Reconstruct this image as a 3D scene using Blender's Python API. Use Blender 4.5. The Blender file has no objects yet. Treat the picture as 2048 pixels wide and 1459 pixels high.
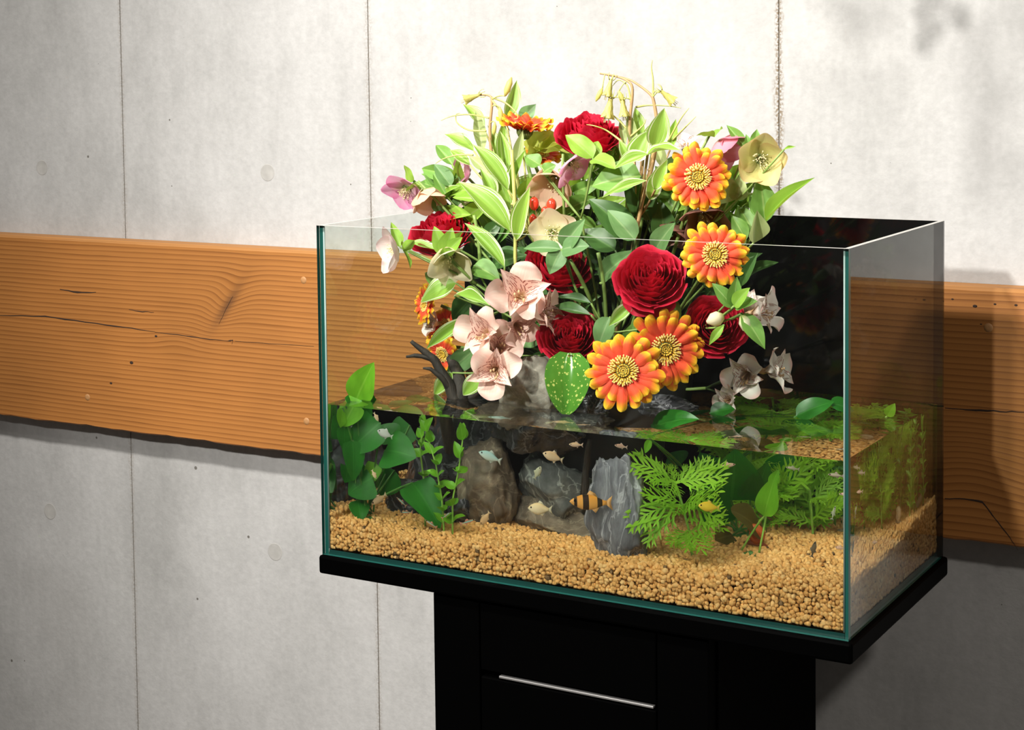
import bpy, bmesh, math, random
import numpy as np
from mathutils import Vector, Matrix

random.seed(7)
RNG = np.random.RandomState(11)
SC = bpy.context.scene
COL = SC.collection

# ------------------------------------------------------------------ camera
# perspective solved from the tank's corners (tank 60 x 31 x 36 cm); the
# picture is a shifted-lens view (verticals nearly parallel)
F_PX, PPX, PPY = 3388.96, 976.49, 347.87
CAM = Vector((1.10348, -1.48844, 0.52959))
YAW, PITCH, ROLL = -0.536146, -0.06038, -0.012417
_f = Vector((math.sin(YAW)*math.cos(PITCH), math.cos(YAW)*math.cos(PITCH), math.sin(PITCH)))
_r0 = Vector((math.cos(YAW), -math.sin(YAW), 0)); _u0 = _r0.cross(_f)
_r = _r0*math.cos(ROLL) + _u0*math.sin(ROLL)
_u = -_r0*math.sin(ROLL) + _u0*math.cos(ROLL)
cam_data = bpy.data.cameras.new('camera')
cam = bpy.data.objects.new('camera', cam_data); COL.objects.link(cam)
cam.matrix_world = Matrix(((_r.x, _u.x, -_f.x, CAM.x), (_r.y, _u.y, -_f.y, CAM.y), (_r.z, _u.z, -_f.z, CAM.z), (0, 0, 0, 1)))
cam_data.sensor_fit = 'HORIZONTAL'; cam_data.sensor_width = 36.0
cam_data.lens = 36.0*F_PX/2048
cam_data.shift_x = (1024-PPX)/2048
cam_data.shift_y = (PPY-729.5)/2048
cam_data.clip_start = 0.05
SC.camera = cam

# ------------------------------------------------------------------ world, lights, exposure
w = bpy.data.worlds.new('room_light'); SC.world = w; w.use_nodes = True
w.node_tree.nodes['Background'].inputs[0].default_value = (1.0, 0.93, 0.85, 1)
w.node_tree.nodes['Background'].inputs[1].default_value = 0.085

def spot(name, loc, target, watts, radius, angle, blend, col):
    d = bpy.data.lights.new(name, 'SPOT'); d.energy = watts; d.shadow_soft_size = radius
    d.spot_size = math.radians(angle); d.spot_blend = blend; d.color = col
    o = bpy.data.objects.new(name, d); COL.objects.link(o); o.location = loc
    o.rotation_euler = (Vector(target)-Vector(loc)).to_track_quat('-Z', 'Y').to_euler()
    return o
spot('ceiling_or_fill_spot', (0.08, -0.82, 1.58), (0.28, 0.20, 0.38), 98, 0.06, 80, 1.0, (1.0, 0.965, 0.91))
spot('ceiling_or_fill_spot', (-0.62, -0.90, 1.70), (-0.16, 0.45, 0.05), 140, 0.07, 115, 1.0, (1.0, 0.965, 0.91))
spot('ceiling_or_fill_spot', (0.02, -2.00, 1.50), (0.22, 0.12, 0.24), 305, 0.06, 54, 1.0, (1.0, 0.965, 0.91))
spot('ceiling_or_fill_spot', (1.90, -1.05, 1.55), (0.55, 0.20, 0.05), 55, 0.07, 60, 1.0, (1.0, 0.94, 0.86))  # weak fill lamp, added to brighten the tank's right side

vs = SC.view_settings
SC.display_settings.display_device = 'sRGB'
vs.view_transform = 'Standard'; vs.look = 'None'; vs.exposure = 0.03; vs.gamma = 1.0
vs.use_curve_mapping = False
cy = SC.cycles
cy.max_bounces = 14; cy.transparent_max_bounces = 40; cy.transmission_bounces = 12; cy.glossy_bounces = 6
cy.diffuse_bounces = 3
cy.caustics_reflective = False; cy.caustics_refractive = True

# ------------------------------------------------------------------ pixel -> place helpers
IOR = 1.333
WATER_Z = 0.167; GLASS = 0.005
TW, TD, TH = 0.60, 0.3125, 0.3644
def ray(px, py):
    d = _f + _r*((px-PPX)/F_PX) + _u*((PPY-py)/F_PX)
    return CAM, d.normalized()
def at(px, py, Y):
    """the point at depth Y that is seen in the picture at (px, py), through air"""
    c, d = ray(px, py); return c + d*((Y-c.y)/d.y)
def refr(d, n):
    c = -d.dot(n); e = 1/IOR
    return d*e + n*(e*c - math.sqrt(1-e*e*(1-c*c)))
def wat(px, py, Y):
    """the point at depth Y in the water seen through the front pane"""
    c, d = ray(px, py); p = c + d*((GLASS-c.y)/d.y); e = refr(d, Vector((0, -1, 0)))
    return p + e*((Y-p.y)/e.y)
def watX(px, py, X):
    """the point at X in the water seen through the right-hand pane"""
    c, d = ray(px, py); p = c + d*((TW-GLASS-c.x)/d.x); e = refr(d, Vector((1, 0, 0)))
    return p + e*((X-p.x)/e.x)
def watT(px, py, Z):
    """the point at height Z in the water seen through the water's surface"""
    c, d = ray(px, py); p = c + d*((WATER_Z-c.z)/d.z); e = refr(d, Vector((0, 0, 1)))
    return p + e*((Z-p.z)/e.z)
def px_at(P):
    return (Vector(P)-CAM).dot(_f)/F_PX     # metres per picture pixel at P
def V(*a): return Vector(a)

# ------------------------------------------------------------------ scene helpers
def link(o, parent=None):
    COL.objects.link(o)
    if parent is not None: o.parent = parent
    return o
UNDER = []
def mesh_data(name, verts, faces, mat=None, uvs=None, smooth=True):
    me = bpy.data.meshes.new(name)
    me.from_pydata([tuple(v) for v in verts], [], faces)
    if uvs is not None:
        lay = me.uv_layers.new(name='UVMap')
        idx = np.empty(len(me.loops), dtype=np.int32); me.loops.foreach_get('vertex_index', idx)
        lay.data.foreach_set('uv', np.asarray(uvs, dtype=np.float32)[idx].ravel())
    if smooth: me.polygons.foreach_set('use_smooth', [True]*len(me.polygons))
    if mat is not None:
        for m in (mat if isinstance(mat, (list, tuple)) else [mat]): me.materials.append(m)
    return me
def obj(name, me, parent=None, under=False, M=None):
    o = bpy.data.objects.new(name, me); link(o, parent)
    if M is not None: o.matrix_basis = M
    return o
def tag(o, label=None, cat=None, group=None, kind=None):
    if label: o['label'] = label
    if cat: o['category'] = cat
    if group: o['group'] = group
    if kind: o['kind'] = kind
    return o
def thing(name, label, cat, loc=(0, 0, 0), group=None):
    o = bpy.data.objects.new(name, None); link(o); o.location = loc; o.empty_display_size = 0.02
    return tag(o, label, cat, group)

class G:
    """collects geometry for one mesh"""
    def __init__(s): s.v = []; s.f = []; s.uv = []; s.mi = []
    def add(s, verts, faces, uvs=None, mi=0):
        b = len(s.v); s.v += [Vector(v) for v in verts]; s.f += [tuple(b+i for i in f) for f in faces]
        s.uv += list(uvs) if uvs is not None else [(0.5, 0.5)]*len(verts); s.mi += [mi]*len(faces)
        return s
    def box(s, a, b, mi=0):
        (x0, y0, z0), (x1, y1, z1) = a, b
        v = [(x0,y0,z0),(x1,y0,z0),(x1,y1,z0),(x0,y1,z0),(x0,y0,z1),(x1,y0,z1),(x1,y1,z1),(x0,y1,z1)]
        f = [(0,3,2,1),(4,5,6,7),(0,1,5,4),(1,2,6,5),(2,3,7,6),(3,0,4,7)]
        return s.add(v, f, mi=mi)
    def tube(s, pts, rad, n=8, mi=0, cap=True, flat=1.0):
        pts = [Vector(p) for p in pts]; N = len(pts)
        if not hasattr(rad, '__len__'): rad = [rad]*N
        t0 = (pts[1]-pts[0]).normalized()
        a = t0.orthogonal().normalized()
        vs_, uv = [], []
        for i, p in enumerate(pts):
            t = (pts[min(i+1, N-1)]-pts[max(i-1, 0)]).normalized()
            a = (a - t*a.dot(t)).normalized(); b = t.cross(a)
            for k in range(n):
                th = 2*math.pi*k/n
                vs_.append(p + (a*math.cos(th) + b*math.sin(th)*flat)*rad[i]); uv.append((k/n, i/(N-1)))
        fs = []
        for i in range(N-1):
            for k in range(n):
                k2 = (k+1) % n
                fs.append((i*n+k, i*n+k2, (i+1)*n+k2, (i+1)*n+k))
        if cap:
            fs.append(tuple(range(n-1, -1, -1))); fs.append(tuple((N-1)*n+k for k in range(n)))
        return s.add(vs_, fs, uv, mi)
    def ball(s, c, r, n=8, m=6, mi=0, sc=(1, 1, 1)):
        c = Vector(c); v = [c+Vector((0, 0, r*sc[2]))]; f = []
        for i in range(1, m):
            ph = math.pi*i/m
            for k in range(n):
                th = 2*math.pi*k/n
                v.append(c+Vector((r*sc[0]*math.sin(ph)*math.cos(th), r*sc[1]*math.sin(ph)*math.sin(th), r*sc[2]*math.cos(ph))))
        v.append(c-Vector((0, 0, r*sc[2])))
        for k in range(n): f.append((0, 1+k, 1+(k+1) % n))
        for i in range(m-2):
            for k in range(n):
                a = 1+i*n+k; b = 1+i*n+(k+1) % n
                f.append((a, a+n, b+n, b))
        L = len(v)-1
        for k in range(n): f.append((L, L-n+(k+1) % n, L-n+k))
        return s.add(v, f, mi=mi)
    def grid(s, P, nu, nv, uvs=None, mi=0):
        f = [(j*(nu+1)+i, j*(nu+1)+i+1, (j+1)*(nu+1)+i+1, (j+1)*(nu+1)+i) for j in range(nv) for i in range(nu)]
        if uvs is None: uvs = [(i/nu, j/nv) for j in range(nv+1) for i in range(nu+1)]
        return s.add(P, f, uvs, mi)
    def data(s, name, mat, smooth=True, bevel=0.0):
        me = mesh_data(name, s.v, s.f, mat, s.uv, smooth)
        if any(s.mi): me.polygons.foreach_set('material_index', s.mi)
        if bevel:
            bm = bmesh.new(); bm.from_mesh(me)
            bmesh.ops.bevel(bm, geom=bm.edges[:], offset=bevel, segments=2, affect='EDGES', profile=0.5)
            bm.to_mesh(me); bm.free()
        return me
    def build(s, name, mat, parent=None, under=False, smooth=True, bevel=0.0):
        # vertices are given in world coordinates; the mesh is shifted into its parent's frame
        if parent is not None:
            off = Vector(parent.location) if parent.parent is None else Vector(parent.location)+Vector(parent.parent.location)
            s.v = [v-off for v in s.v]
        return obj(name, s.data(name, mat, smooth, bevel), parent, under)

# ------------------------------------------------------------------ material helpers
def material(name):
    m = bpy.data.materials.new(name); m.use_nodes = True
    nt = m.node_tree
    return m, nt, nt.nodes, nt.links, nt.nodes['Principled BSDF']
def N(nt, kind, **kw):
    n = nt.nodes.new(kind)
    for k, v in kw.items():
        if k.startswith('i_'): n.inputs[k[2:]].default_value = v
        else: setattr(n, k, v)
    return n
def ramp(nt, stops, fac=None, interp='LINEAR'):
    n = nt.nodes.new('ShaderNodeValToRGB'); e = n.color_ramp.elements; n.color_ramp.interpolation = interp
    while len(e) < len(stops): e.new(0.5)
    for el, (p, c) in zip(e, stops): el.position = p; el.color = (*c, 1) if len(c) == 3 else c
    if fac is not None: nt.links.new(fac, n.inputs[0])
    return n
def math_n(nt, op, a, b=None, clamp=False):
    n = nt.nodes.new('ShaderNodeMath'); n.operation = op; n.use_clamp = clamp
    for i, x in enumerate((a, b)):
        if x is None: continue
        if isinstance(x, (int, float)): n.inputs[i].default_value = x
        else: nt.links.new(x, n.inputs[i])
    return n.outputs[0]
def mix_c(nt, fac, a, b, mode='MIX'):
    n = nt.nodes.new('ShaderNodeMix'); n.data_type = 'RGBA'; n.blend_type = mode
    for i, x in ((0, fac), (6, a), (7, b)):
        if isinstance(x, (int, float)): n.inputs[i].default_value = x
        elif isinstance(x, tuple): n.inputs[i].default_value = (*x, 1) if len(x) == 3 else x
        else: nt.links.new(x, n.inputs[i])
    return n.outputs[2]
def plain(name, col, rough=0.5, metal=0.0, spec=0.5, coat=0.0, sub=0.0, vary=0.0):
    m, nt, nd, lk, b = material(name)
    b.inputs['Base Color'].default_value = (*col, 1); b.inputs['Roughness'].default_value = rough
    b.inputs['Metallic'].default_value = metal; b.inputs['Specular IOR Level'].default_value = spec
    b.inputs['Coat Weight'].default_value = coat
    nz = N(nt, 'ShaderNodeTexNoise', i_Scale=60.0, i_Detail=3.0)
    tc = N(nt, 'ShaderNodeTexCoord'); lk.new(tc.outputs['Object'], nz.inputs['Vector'])
    v = vary if vary else 0.12
    c = mix_c(nt, nz.outputs['Fac'], tuple(x*(1-v) for x in col), tuple(min(1, x*(1+v)) for x in col))
    lk.new(c, b.inputs['Base Color'])
    return m
# ------------------------------------------------------------------ setting: concrete wall, floor, timber board
WALL_Y = 0.45; BEAM_Y = 0.415
def concrete_material():
    m, nt, nd, lk, b = material('concrete')
    geo = N(nt, 'ShaderNodeNewGeometry')
    P = geo.outputs['Position']
    mp = N(nt, 'ShaderNodeMapping'); mp.inputs['Scale'].default_value = (1, 1, 0.55); lk.new(P, mp.inputs['Vector'])
    n1 = N(nt, 'ShaderNodeTexNoise', i_Scale=6.0, i_Detail=8.0, i_Roughness=0.66); lk.new(mp.outputs[0], n1.inputs['Vector'])
    r1 = ramp(nt, [(0.30, (0.34, 0.336, 0.327)), (0.50, (0.425, 0.42, 0.411)), (0.70, (0.48, 0.475, 0.467))], n1.outputs['Fac'])
    mp2 = N(nt, 'ShaderNodeMapping'); mp2.inputs['Scale'].default_value = (90, 1, 4); lk.new(P, mp2.inputs['Vector'])
    n2 = N(nt, 'ShaderNodeTexNoise', i_Scale=1.0, i_Detail=3.0); lk.new(mp2.outputs[0], n2.inputs['Vector'])
    c = mix_c(nt, 0.05, r1.outputs[0], n2.outputs['Fac'], 'OVERLAY')
    n3 = N(nt, 'ShaderNodeTexNoise', i_Scale=130.0, i_Detail=4.0); lk.new(P, n3.inputs['Vector'])
    c = mix_c(nt, 0.13, c, n3.outputs['Fac'], 'OVERLAY')
    # grey-brown stain patches
    n4 = N(nt, 'ShaderNodeTexNoise', i_Scale=2.6, i_Detail=5.0, i_Distortion=0.6); lk.new(P, n4.inputs['Vector'])
    st = ramp(nt, [(0.56, (0, 0, 0)), (0.75, (1, 1, 1))], n4.outputs['Fac'])
    c = mix_c(nt, math_n(nt, 'MULTIPLY', st.outputs[0], 0.40), c, (0.27, 0.26, 0.245))
    # blow holes
    vo = N(nt, 'ShaderNodeTexVoronoi', i_Scale=30.0); lk.new(P, vo.inputs['Vector'])
    sepc = N(nt, 'ShaderNodeSeparateColor'); lk.new(vo.outputs['Color'], sepc.inputs[0])
    rad = math_n(nt, 'MULTIPLY', math_n(nt, 'POWER', sepc.outputs[0], 4.5), 0.085)
    hole = math_n(nt, 'LESS_THAN', vo.outputs['Distance'], rad)
    c = mix_c(nt, math_n(nt, 'MULTIPLY', hole, 0.85), c, (0.10, 0.09, 0.075))
    # rusty dirt that has settled along the joints
    sep = N(nt, 'ShaderNodeSeparateXYZ'); lk.new(P, sep.inputs[0])
    wob = N(nt, 'ShaderNodeTexNoise', i_Scale=45.0, i_Detail=4.0); lk.new(P, wob.inputs['Vector'])
    run = N(nt, 'ShaderNodeTexNoise', i_Scale=3.2, i_Detail=3.0); lk.new(P, run.inputs['Vector'])
    tot = None
    for sx in SEAMS:
        amt = 1.0 if abs(sx-0.361) < .01 else 0.30
        dx = math_n(nt, 'ABSOLUTE', math_n(nt, 'SUBTRACT', sep.outputs[0], sx))
        wd = math_n(nt, 'MULTIPLY', math_n(nt, 'MULTIPLY', wob.outputs['Fac'], run.outputs['Fac']), 0.030)
        k = math_n(nt, 'SUBTRACT', 1.0, math_n(nt, 'DIVIDE', dx, wd), True)
        k = math_n(nt, 'MULTIPLY', k, amt); tot = k if tot is None else math_n(nt, 'MAXIMUM', tot, k)
    crust = N(nt, 'ShaderNodeTexNoise', i_Scale=320.0, i_Detail=3.0); lk.new(P, crust.inputs['Vector'])
    cr = ramp(nt, [(0.42, (0, 0, 0)), (0.58, (1, 1, 1))], crust.outputs['Fac']).outputs[0]
    c = mix_c(nt, math_n(nt, 'MULTIPLY', math_n(nt, 'MULTIPLY', tot, cr), 1.5, True), c, (0.20, 0.155, 0.105))
    lk.new(c, b.inputs['Base Color']); b.inputs['Roughness'].default_value = 0.82
    b.inputs['Specular IOR Level'].default_value = 0.25
    bp = N(nt, 'ShaderNodeBump', i_Strength=0.25, i_Distance=0.002)
    h = math_n(nt, 'SUBTRACT', n3.outputs['Fac'], math_n(nt, 'MULTIPLY', hole, 2.0)); lk.new(h, bp.inputs['Height'])
    lk.new(bp.outputs[0], b.inputs['Normal'])
    return m
SEAMS = [-1.76, -1.22, -0.696, -0.239, 0.361, 0.90, 1.50, 2.10]
M_CONC = concrete_material()
M_JOINT = plain('joint_mortar', (0.22, 0.195, 0.16), 0.9)
FLOOR_Z = -0.78
wall = G().box((-2.3, WALL_Y+0.0016, FLOOR_Z), (2.6, WALL_Y+0.10, 2.0)).build('wall_back', M_JOINT, smooth=False)
tag(wall, 'bare grey concrete wall with vertical joints behind the tank', kind='structure')
edges = [-2.3]+SEAMS+[2.6]
for a, b_ in zip(edges[:-1], edges[1:]):
    G().box((a+0.0007, WALL_Y, FLOOR_Z), (b_-0.0007, WALL_Y+0.012, 2.0)).build('concrete_panel', M_CONC, wall, smooth=False, bevel=0.0007)
M_PLUG = plain('tie_hole_mortar', (0.375, 0.365, 0.345), 0.85, vary=0.3)
for (px, py, r) in ((535, 345, .0125), (84, 335, .012), (100, 1022, .013), (550, 1103, .013)):
    p = at(px, py, WALL_Y); g = G()
    ring = [(p.x+r*math.cos(t)*k, WALL_Y+dy, p.z+r*math.sin(t)*k) for k, dy in ((1.06, 0.0006), (1.0, -0.00025), (0.92, -0.00015), (0.4, -0.0001)) for t in [2*math.pi*i/20 for i in range(20)]]
    fs = [(j*20+i, j*20+(i+1) % 20, (j+1)*20+(i+1) % 20, (j+1)*20+i) for j in range(3) for i in range(20)]+[tuple(60+i for i in range(20))]
    g.add(ring, fs).build('tie_hole_plug', M_PLUG, wall)
fl = G().box((-2.3, -2.6, FLOOR_Z-0.05), (2.6, WALL_Y, FLOOR_Z)).build('floor', plain('screed', (0.16, 0.145, 0.13), 0.6), smooth=False)
tag(fl, 'grey screed floor of the room', kind='structure')

# timber board across the wall
BZ0, BZ1 = -0.0105, 0.2815
def timber_material():
    m, nt, nd, lk, b = material('old_pine')
    geo = N(nt, 'ShaderNodeNewGeometry'); sep = N(nt, 'ShaderNodeSeparateXYZ'); lk.new(geo.outputs['Position'], sep.inputs[0])
    X, Y, Z = sep.outputs
    def bump_at(cx, cz, sx, sz, tilt=0.0):
        dx = math_n(nt, 'SUBTRACT', X, cx); dz = math_n(nt, 'SUBTRACT', Z, cz)
        dx = math_n(nt, 'SUBTRACT', dx, math_n(nt, 'MULTIPLY', dz, tilt))
        e = math_n(nt, 'ADD', math_n(nt, 'POWER', math_n(nt, 'DIVIDE', dx, sx), 2.0), math_n(nt, 'POWER', math_n(nt, 'DIVIDE', dz, sz), 2.0))
        return math_n(nt, 'EXPONENT', math_n(nt, 'MULTIPLY', e, -1.0))
    kn = at(455, 605, BEAM_Y)
    k1 = bump_at(kn.x, kn.z, 0.030, 0.042, 0.7); k1d = bump_at(kn.x, kn.z-0.004, 0.010, 0.030, 0.75)
    k2p = at(355, 680, BEAM_Y); k2 = bump_at(k2p.x, k2p.z, 0.05, 0.02); k3 = bump_at(0.60, 0.075, 0.06, 0.05)
    warp = math_n(nt, 'MULTIPLY', k1, 0.016)
    warp = math_n(nt, 'SUBTRACT', warp, math_n(nt, 'MULTIPLY', k2, 0.007))
    warp = math_n(nt, 'SUBTRACT', warp, math_n(nt, 'MULTIPLY', k3, 0.016))
    n0 = N(nt, 'ShaderNodeTexNoise', i_Scale=2.0, i_Detail=3.0); lk.new(geo.outputs['Position'], n0.inputs['Vector'])
    z2 = math_n(nt, 'ADD', math_n(nt, 'ADD', Z, warp), math_n(nt, 'MULTIPLY', n0.outputs['Fac'], 0.010))
    cmb = N(nt, 'ShaderNodeCombineXYZ'); lk.new(math_n(nt, 'MULTIPLY', X, 0.035), cmb.inputs[0]); lk.new(z2, cmb.inputs[2])
    lk.new(math_n(nt, 'MULTIPLY', Y, 0.6), cmb.inputs[1])
    wv = N(nt, 'ShaderNodeTexWave', wave_type='BANDS', bands_direction='Z', wave_profile='SAW', i_Scale=44.0, i_Distortion=2.2, i_Detail=4.0)
    wv.inputs['Detail Scale'].default_value = 2.2; lk.new(cmb.outputs[0], wv.inputs['Vector'])
    gr = N(nt, 'ShaderNodeTexNoise', i_Scale=190.0, i_Detail=4.0); lk.new(cmb.outputs[0], gr.inputs['Vector'])
    fac = math_n(nt, 'ADD', math_n(nt, 'MULTIPLY', wv.outputs['Fac'], 0.75), math_n(nt, 'MULTIPLY', gr.outputs['Fac'], 0.30))
    r1 = ramp(nt, [(0.10, (0.37, 0.150, 0.036)), (0.55, (0.325, 0.128, 0.029)), (0.82, (0.245, 0.090, 0.019)), (0.99, (0.150, 0.052, 0.011))], fac)
    n5 = N(nt, 'ShaderNodeTexNoise', i_Scale=4.0, i_Detail=4.0); lk.new(geo.outputs['Position'], n5.inputs['Vector'])
    c = mix_c(nt, 0.30, r1.outputs[0], n5.outputs['Fac'], 'OVERLAY')
    # paler strip along the upper edge, dark knot heart
    c = mix_c(nt, math_n(nt, 'MULTIPLY', k1d, 0.75), c, (0.085, 0.036, 0.014))
    c = mix_c(nt, math_n(nt, 'MULTIPLY', math_n(nt, 'GREATER_THAN', Z, BZ1-0.004), 0.45), c, (0.44, 0.22, 0.075))
    lk.new(c, b.inputs['Base Color']); b.inputs['Roughness'].default_value = 0.62; b.inputs['Specular IOR Level'].default_value = 0.3
    bp = N(nt, 'ShaderNodeBump', i_Strength=0.5, i_Distance=0.002, invert=True); lk.new(fac, bp.inputs['Height']); lk.new(bp.outputs[0], b.inputs['Normal'])
    return m
M_TIMB = timber_material()
g = G(); nx = 260
xs = np.linspace(-2.2, 2.5, nx+1); P = []
prof = lambda x: (0.0006*math.sin(x*31)+0.0005*math.sin(x*83+1)+0.0004*math.sin(x*190))
for (yy, zf) in ((WALL_Y-.0006, lambda x: BZ0+0.010), (BEAM_Y+0.006, lambda x: BZ0+0.001+prof(x)), (BEAM_Y, lambda x: BZ0+0.004+prof(x)), (BEAM_Y, lambda x: BZ1-0.004+0.5*prof(x+3)), (BEAM_Y+0.004, lambda x: BZ1), (WALL_Y-.0006, lambda x: BZ1)):
    P += [(x, yy, zf(x)) for x in xs]
g.grid(P, nx, 5)
beam = tag(g.build('timber_board', M_TIMB, smooth=False), 'long wide brown pine board fixed across the concrete wall behind the tank', 'board')
M_CRACK = plain('dark_check', (0.030, 0.014, 0.007), 0.9)
def crack(pts, wid, name='crack'):
    """a drying check cut into the face of the board"""
    P = [at(x, y, BEAM_Y) for x, y in pts]; n = len(P); v = []; f = []
    Q = []
    for i in range(n-1):
        for k in range(4):
            q = P[i].lerp(P[i+1], k/4); Q.append(q+V(0, 0, random.uniform(-.0006, .0006)))
    Q.append(P[-1]); n = len(Q)
    for i, q in enumerate(Q):
        h = wid*(0.25+0.75*math.sin(math.pi*(0.08+0.9*i/(n-1))))*random.uniform(.7, 1.2)*0.5
        v += [(q.x, BEAM_Y-0.0002, q.z+h), (q.x, BEAM_Y-0.0006, q.z), (q.x, BEAM_Y-0.0002, q.z-h)]
    for i in range(n-1): f += [(3*i, 3*i+1, 3*i+4, 3*i+3), (3*i+1, 3*i+2, 3*i+5, 3*i+4)]
    G().add(v, f).build(name, M_CRACK, beam)
crack([(0, 630), (90, 632), (170, 643), (250, 654), (310, 663)], .0022)
crack([(310, 663), (370, 671), (420, 678), (462, 682)], .0013)
crack([(470, 682), (560, 688), (628, 692)], .0007)
crack([(120, 578), (155, 584), (192, 584)], .0026)
crack([(258, 619), (285, 623), (308, 624)], .0016)
crack([(466, 592), (452, 618), (438, 648)], .0014)
crack([(455, 681), (466, 679), (464, 688)], .0016)
crack([(1890, 816), (1950, 819), (2000, 822), (2048, 824)], .0020)
crack([(1890, 996), (1930, 998), (1965, 1003), (1990, 1035), (2020, 1075), (2036, 1100)], .0022)
for (px, py, r) in ((263, 725, .0030), (312, 672, .0022), (222, 766, .0022), (1950, 612, .0022), (1990, 608, .0014), (2032, 610, .0016), (1905, 598, .0013), (1962, 648, .0010)):
    p = at(px, py, BEAM_Y); g = G().ball((p.x, BEAM_Y, p.z), r, 8, 6, sc=(1.2, .12, .8)); g.build('worm_hole', M_CRACK, beam)
M_PEG = plain('wood_peg', (0.40, 0.20, 0.075), 0.6)
for (px, py) in ((607, 560), (175, 794), (613, 842), (1977, 655)):
    p = at(px, py, BEAM_Y); g = G(); r = .0052
    ring = [(p.x+r*k*math.cos(t), BEAM_Y-d, p.z+r*k*math.sin(t)) for k, d in ((1, -.0002), (.95, .00025), (.3, .0003)) for t in [2*math.pi*i/16 for i in range(16)]]
    g.add(ring, [(j*16+i, j*16+(i+1) % 16, (j+1)*16+(i+1) % 16, (j+1)*16+i) for j in range(2) for i in range(16)]+[tuple(32+i for i in range(16))])
    g.build('peg', M_PEG, beam)
# ------------------------------------------------------------------ cabinet, base, tank, water, gravel
M_BLACK = plain('black_laminate', (0.0005, 0.0005, 0.0005), 0.6, spec=0.01)
M_ALU = plain('brushed_aluminium', (0.55, 0.54, 0.53), 0.4, metal=0.9)
CX0, CX1, CF, CB = 0.139, 0.461, 0.004, 0.300
cab = thing('aquarium_cabinet', 'narrow black cabinet with a thin metal pull under the tank', 'cabinet', (0.30, 0.15, FLOOR_Z))
G().box((CX0, CF+0.018, FLOOR_Z), (CX1, CB, -0.0215)).build('body', M_BLACK, cab, smooth=False, bevel=0.0015)
dr = G().box((0.2, CF, FLOOR_Z+0.06), (0.402, CF+0.0175, -0.1035)).build('door', M_BLACK, cab, smooth=False, bevel=0.0015)
G().box((0.142, CF, FLOOR_Z+0.06), (0.1985, CF+0.0175, -0.0225)).build('front_panel', M_BLACK, cab, smooth=False, bevel=0.0012)
G().box((0.4035, CF, FLOOR_Z+0.06), (0.4585, CF+0.0175, -0.0225)).build('front_panel', M_BLACK, cab, smooth=False, bevel=0.0012)
G().box((0.2, CF, -0.0965), (0.402, CF+0.0175, -0.0225)).build('front_panel', M_BLACK, cab, smooth=False, bevel=0.0012)
G().box((0.2225, CF-0.0008, -0.1016), (0.3995, CF+0.010, -0.0992)).build('pull_bar', M_ALU, cab, smooth=False, bevel=0.0005)
base = G().box((-0.003, -0.004, -0.021), (0.6045, 0.3165, -0.0003)).build('tank_base_board', plain('black_edge_board', (0.0006, 0.0006, 0.0006), 0.5, spec=0.01), smooth=False, bevel=0.003)
tag(base, 'flat black base board between the glass tank and the cabinet', 'board')

def glass_material():
    m, nt, nd, lk, b = material('clear_glass')
    nd.remove(b)
    tr = N(nt, 'ShaderNodeBsdfTransparent'); tr.inputs[0].default_value = (0.935, 0.960, 0.945, 1)
    gl = N(nt, 'ShaderNodeBsdfGlossy'); gl.inputs['Roughness'].default_value = 0.0; gl.inputs['Color'].default_value = (0.62, 0.62, 0.62, 1)
    mx = N(nt, 'ShaderNodeMixShader')
    geo = N(nt, 'ShaderNodeNewGeometry')
    # a thin sheet: Schlick reflectance, the same entering and leaving
    dp = N(nt, 'ShaderNodeVectorMath', operation='DOT_PRODUCT'); lk.new(geo.outputs['Normal'], dp.inputs[0]); lk.new(geo.outputs['Incoming'], dp.inputs[1])
    c1 = math_n(nt, 'SUBTRACT', 1.0, math_n(nt, 'ABSOLUTE', dp.outputs['Value']), True)
    fac = math_n(nt, 'ADD', math_n(nt, 'MULTIPLY', math_n(nt, 'POWER', c1, 5.0), 0.96), 0.035, True)
    lk.new(fac, mx.inputs[0]); lk.new(tr.outputs[0], mx.inputs[1]); lk.new(gl.outputs[0], mx.inputs[2])
    lk.new(mx.outputs[0], nd['Material Output'].inputs['Surface'])
    return m
M_GLASS = glass_material()
M_EDGE = plain('ground_glass_edge', (0.012, 0.085, 0.072), 0.25, spec=0.6)
M_EDGE2 = plain('dark_glass_edge', (0.008, 0.040, 0.036), 0.2, spec=0.6)
M_RIM = plain('polished_glass_rim', (0.50, 0.48, 0.44), 0.2, spec=0.6)
M_BACKG = plain('black_backed_glass', (0.0035, 0.0035, 0.0035), 0.06, spec=0.5)
tank = thing('glass_tank', 'open rectangular frameless glass aquarium with a black back pane', 'aquarium', (0.30, 0.155, 0.0))
def pane(a, b, name, thin):
    """a sheet of glass: clear faces, green ground edges, bright polished top"""
    (x0, y0, z0), (x1, y1, z1) = a, b
    g = G().box(a, b)
    g.mi = [1, 2, 0, 0, 0, 0]
    if thin == 'y': g.mi = [1, 2, 0, 1, 0, 1]
    if thin == 'x': g.mi = [1, 2, 1, 0, 0, 0]
    if thin == 'z': g.mi = [0, 0, 1, 1, 1, 1]
    return g.build(name, [M_GLASS, M_EDGE if thin != 'z' else M_EDGE2, M_RIM], tank, smooth=False)
T = GLASS; e_ = 0.0004
pane((0, 0, 0), (TW, T, TH), 'front_pane', 'y')
pane((0, T+e_, 0), (T, TD-T-e_, TH), 'side_pane', 'x')
pane((TW-T, T+e_, 0), (TW, TD-T-e_, TH), 'side_pane', 'x')
bk = G().box((0, TD-T, 0), (TW, TD, TH)); bk.mi = [0, 1, 0, 0, 0, 0]
bko = bk.build('back_pane', [M_BACKG, M_RIM], tank, smooth=False); bko['label'] = 'black back pane'
pane((T+e_, T+e_, 0), (TW-T-e_, TD-T-e_, T), 'bottom_pane', 'z')
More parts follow.
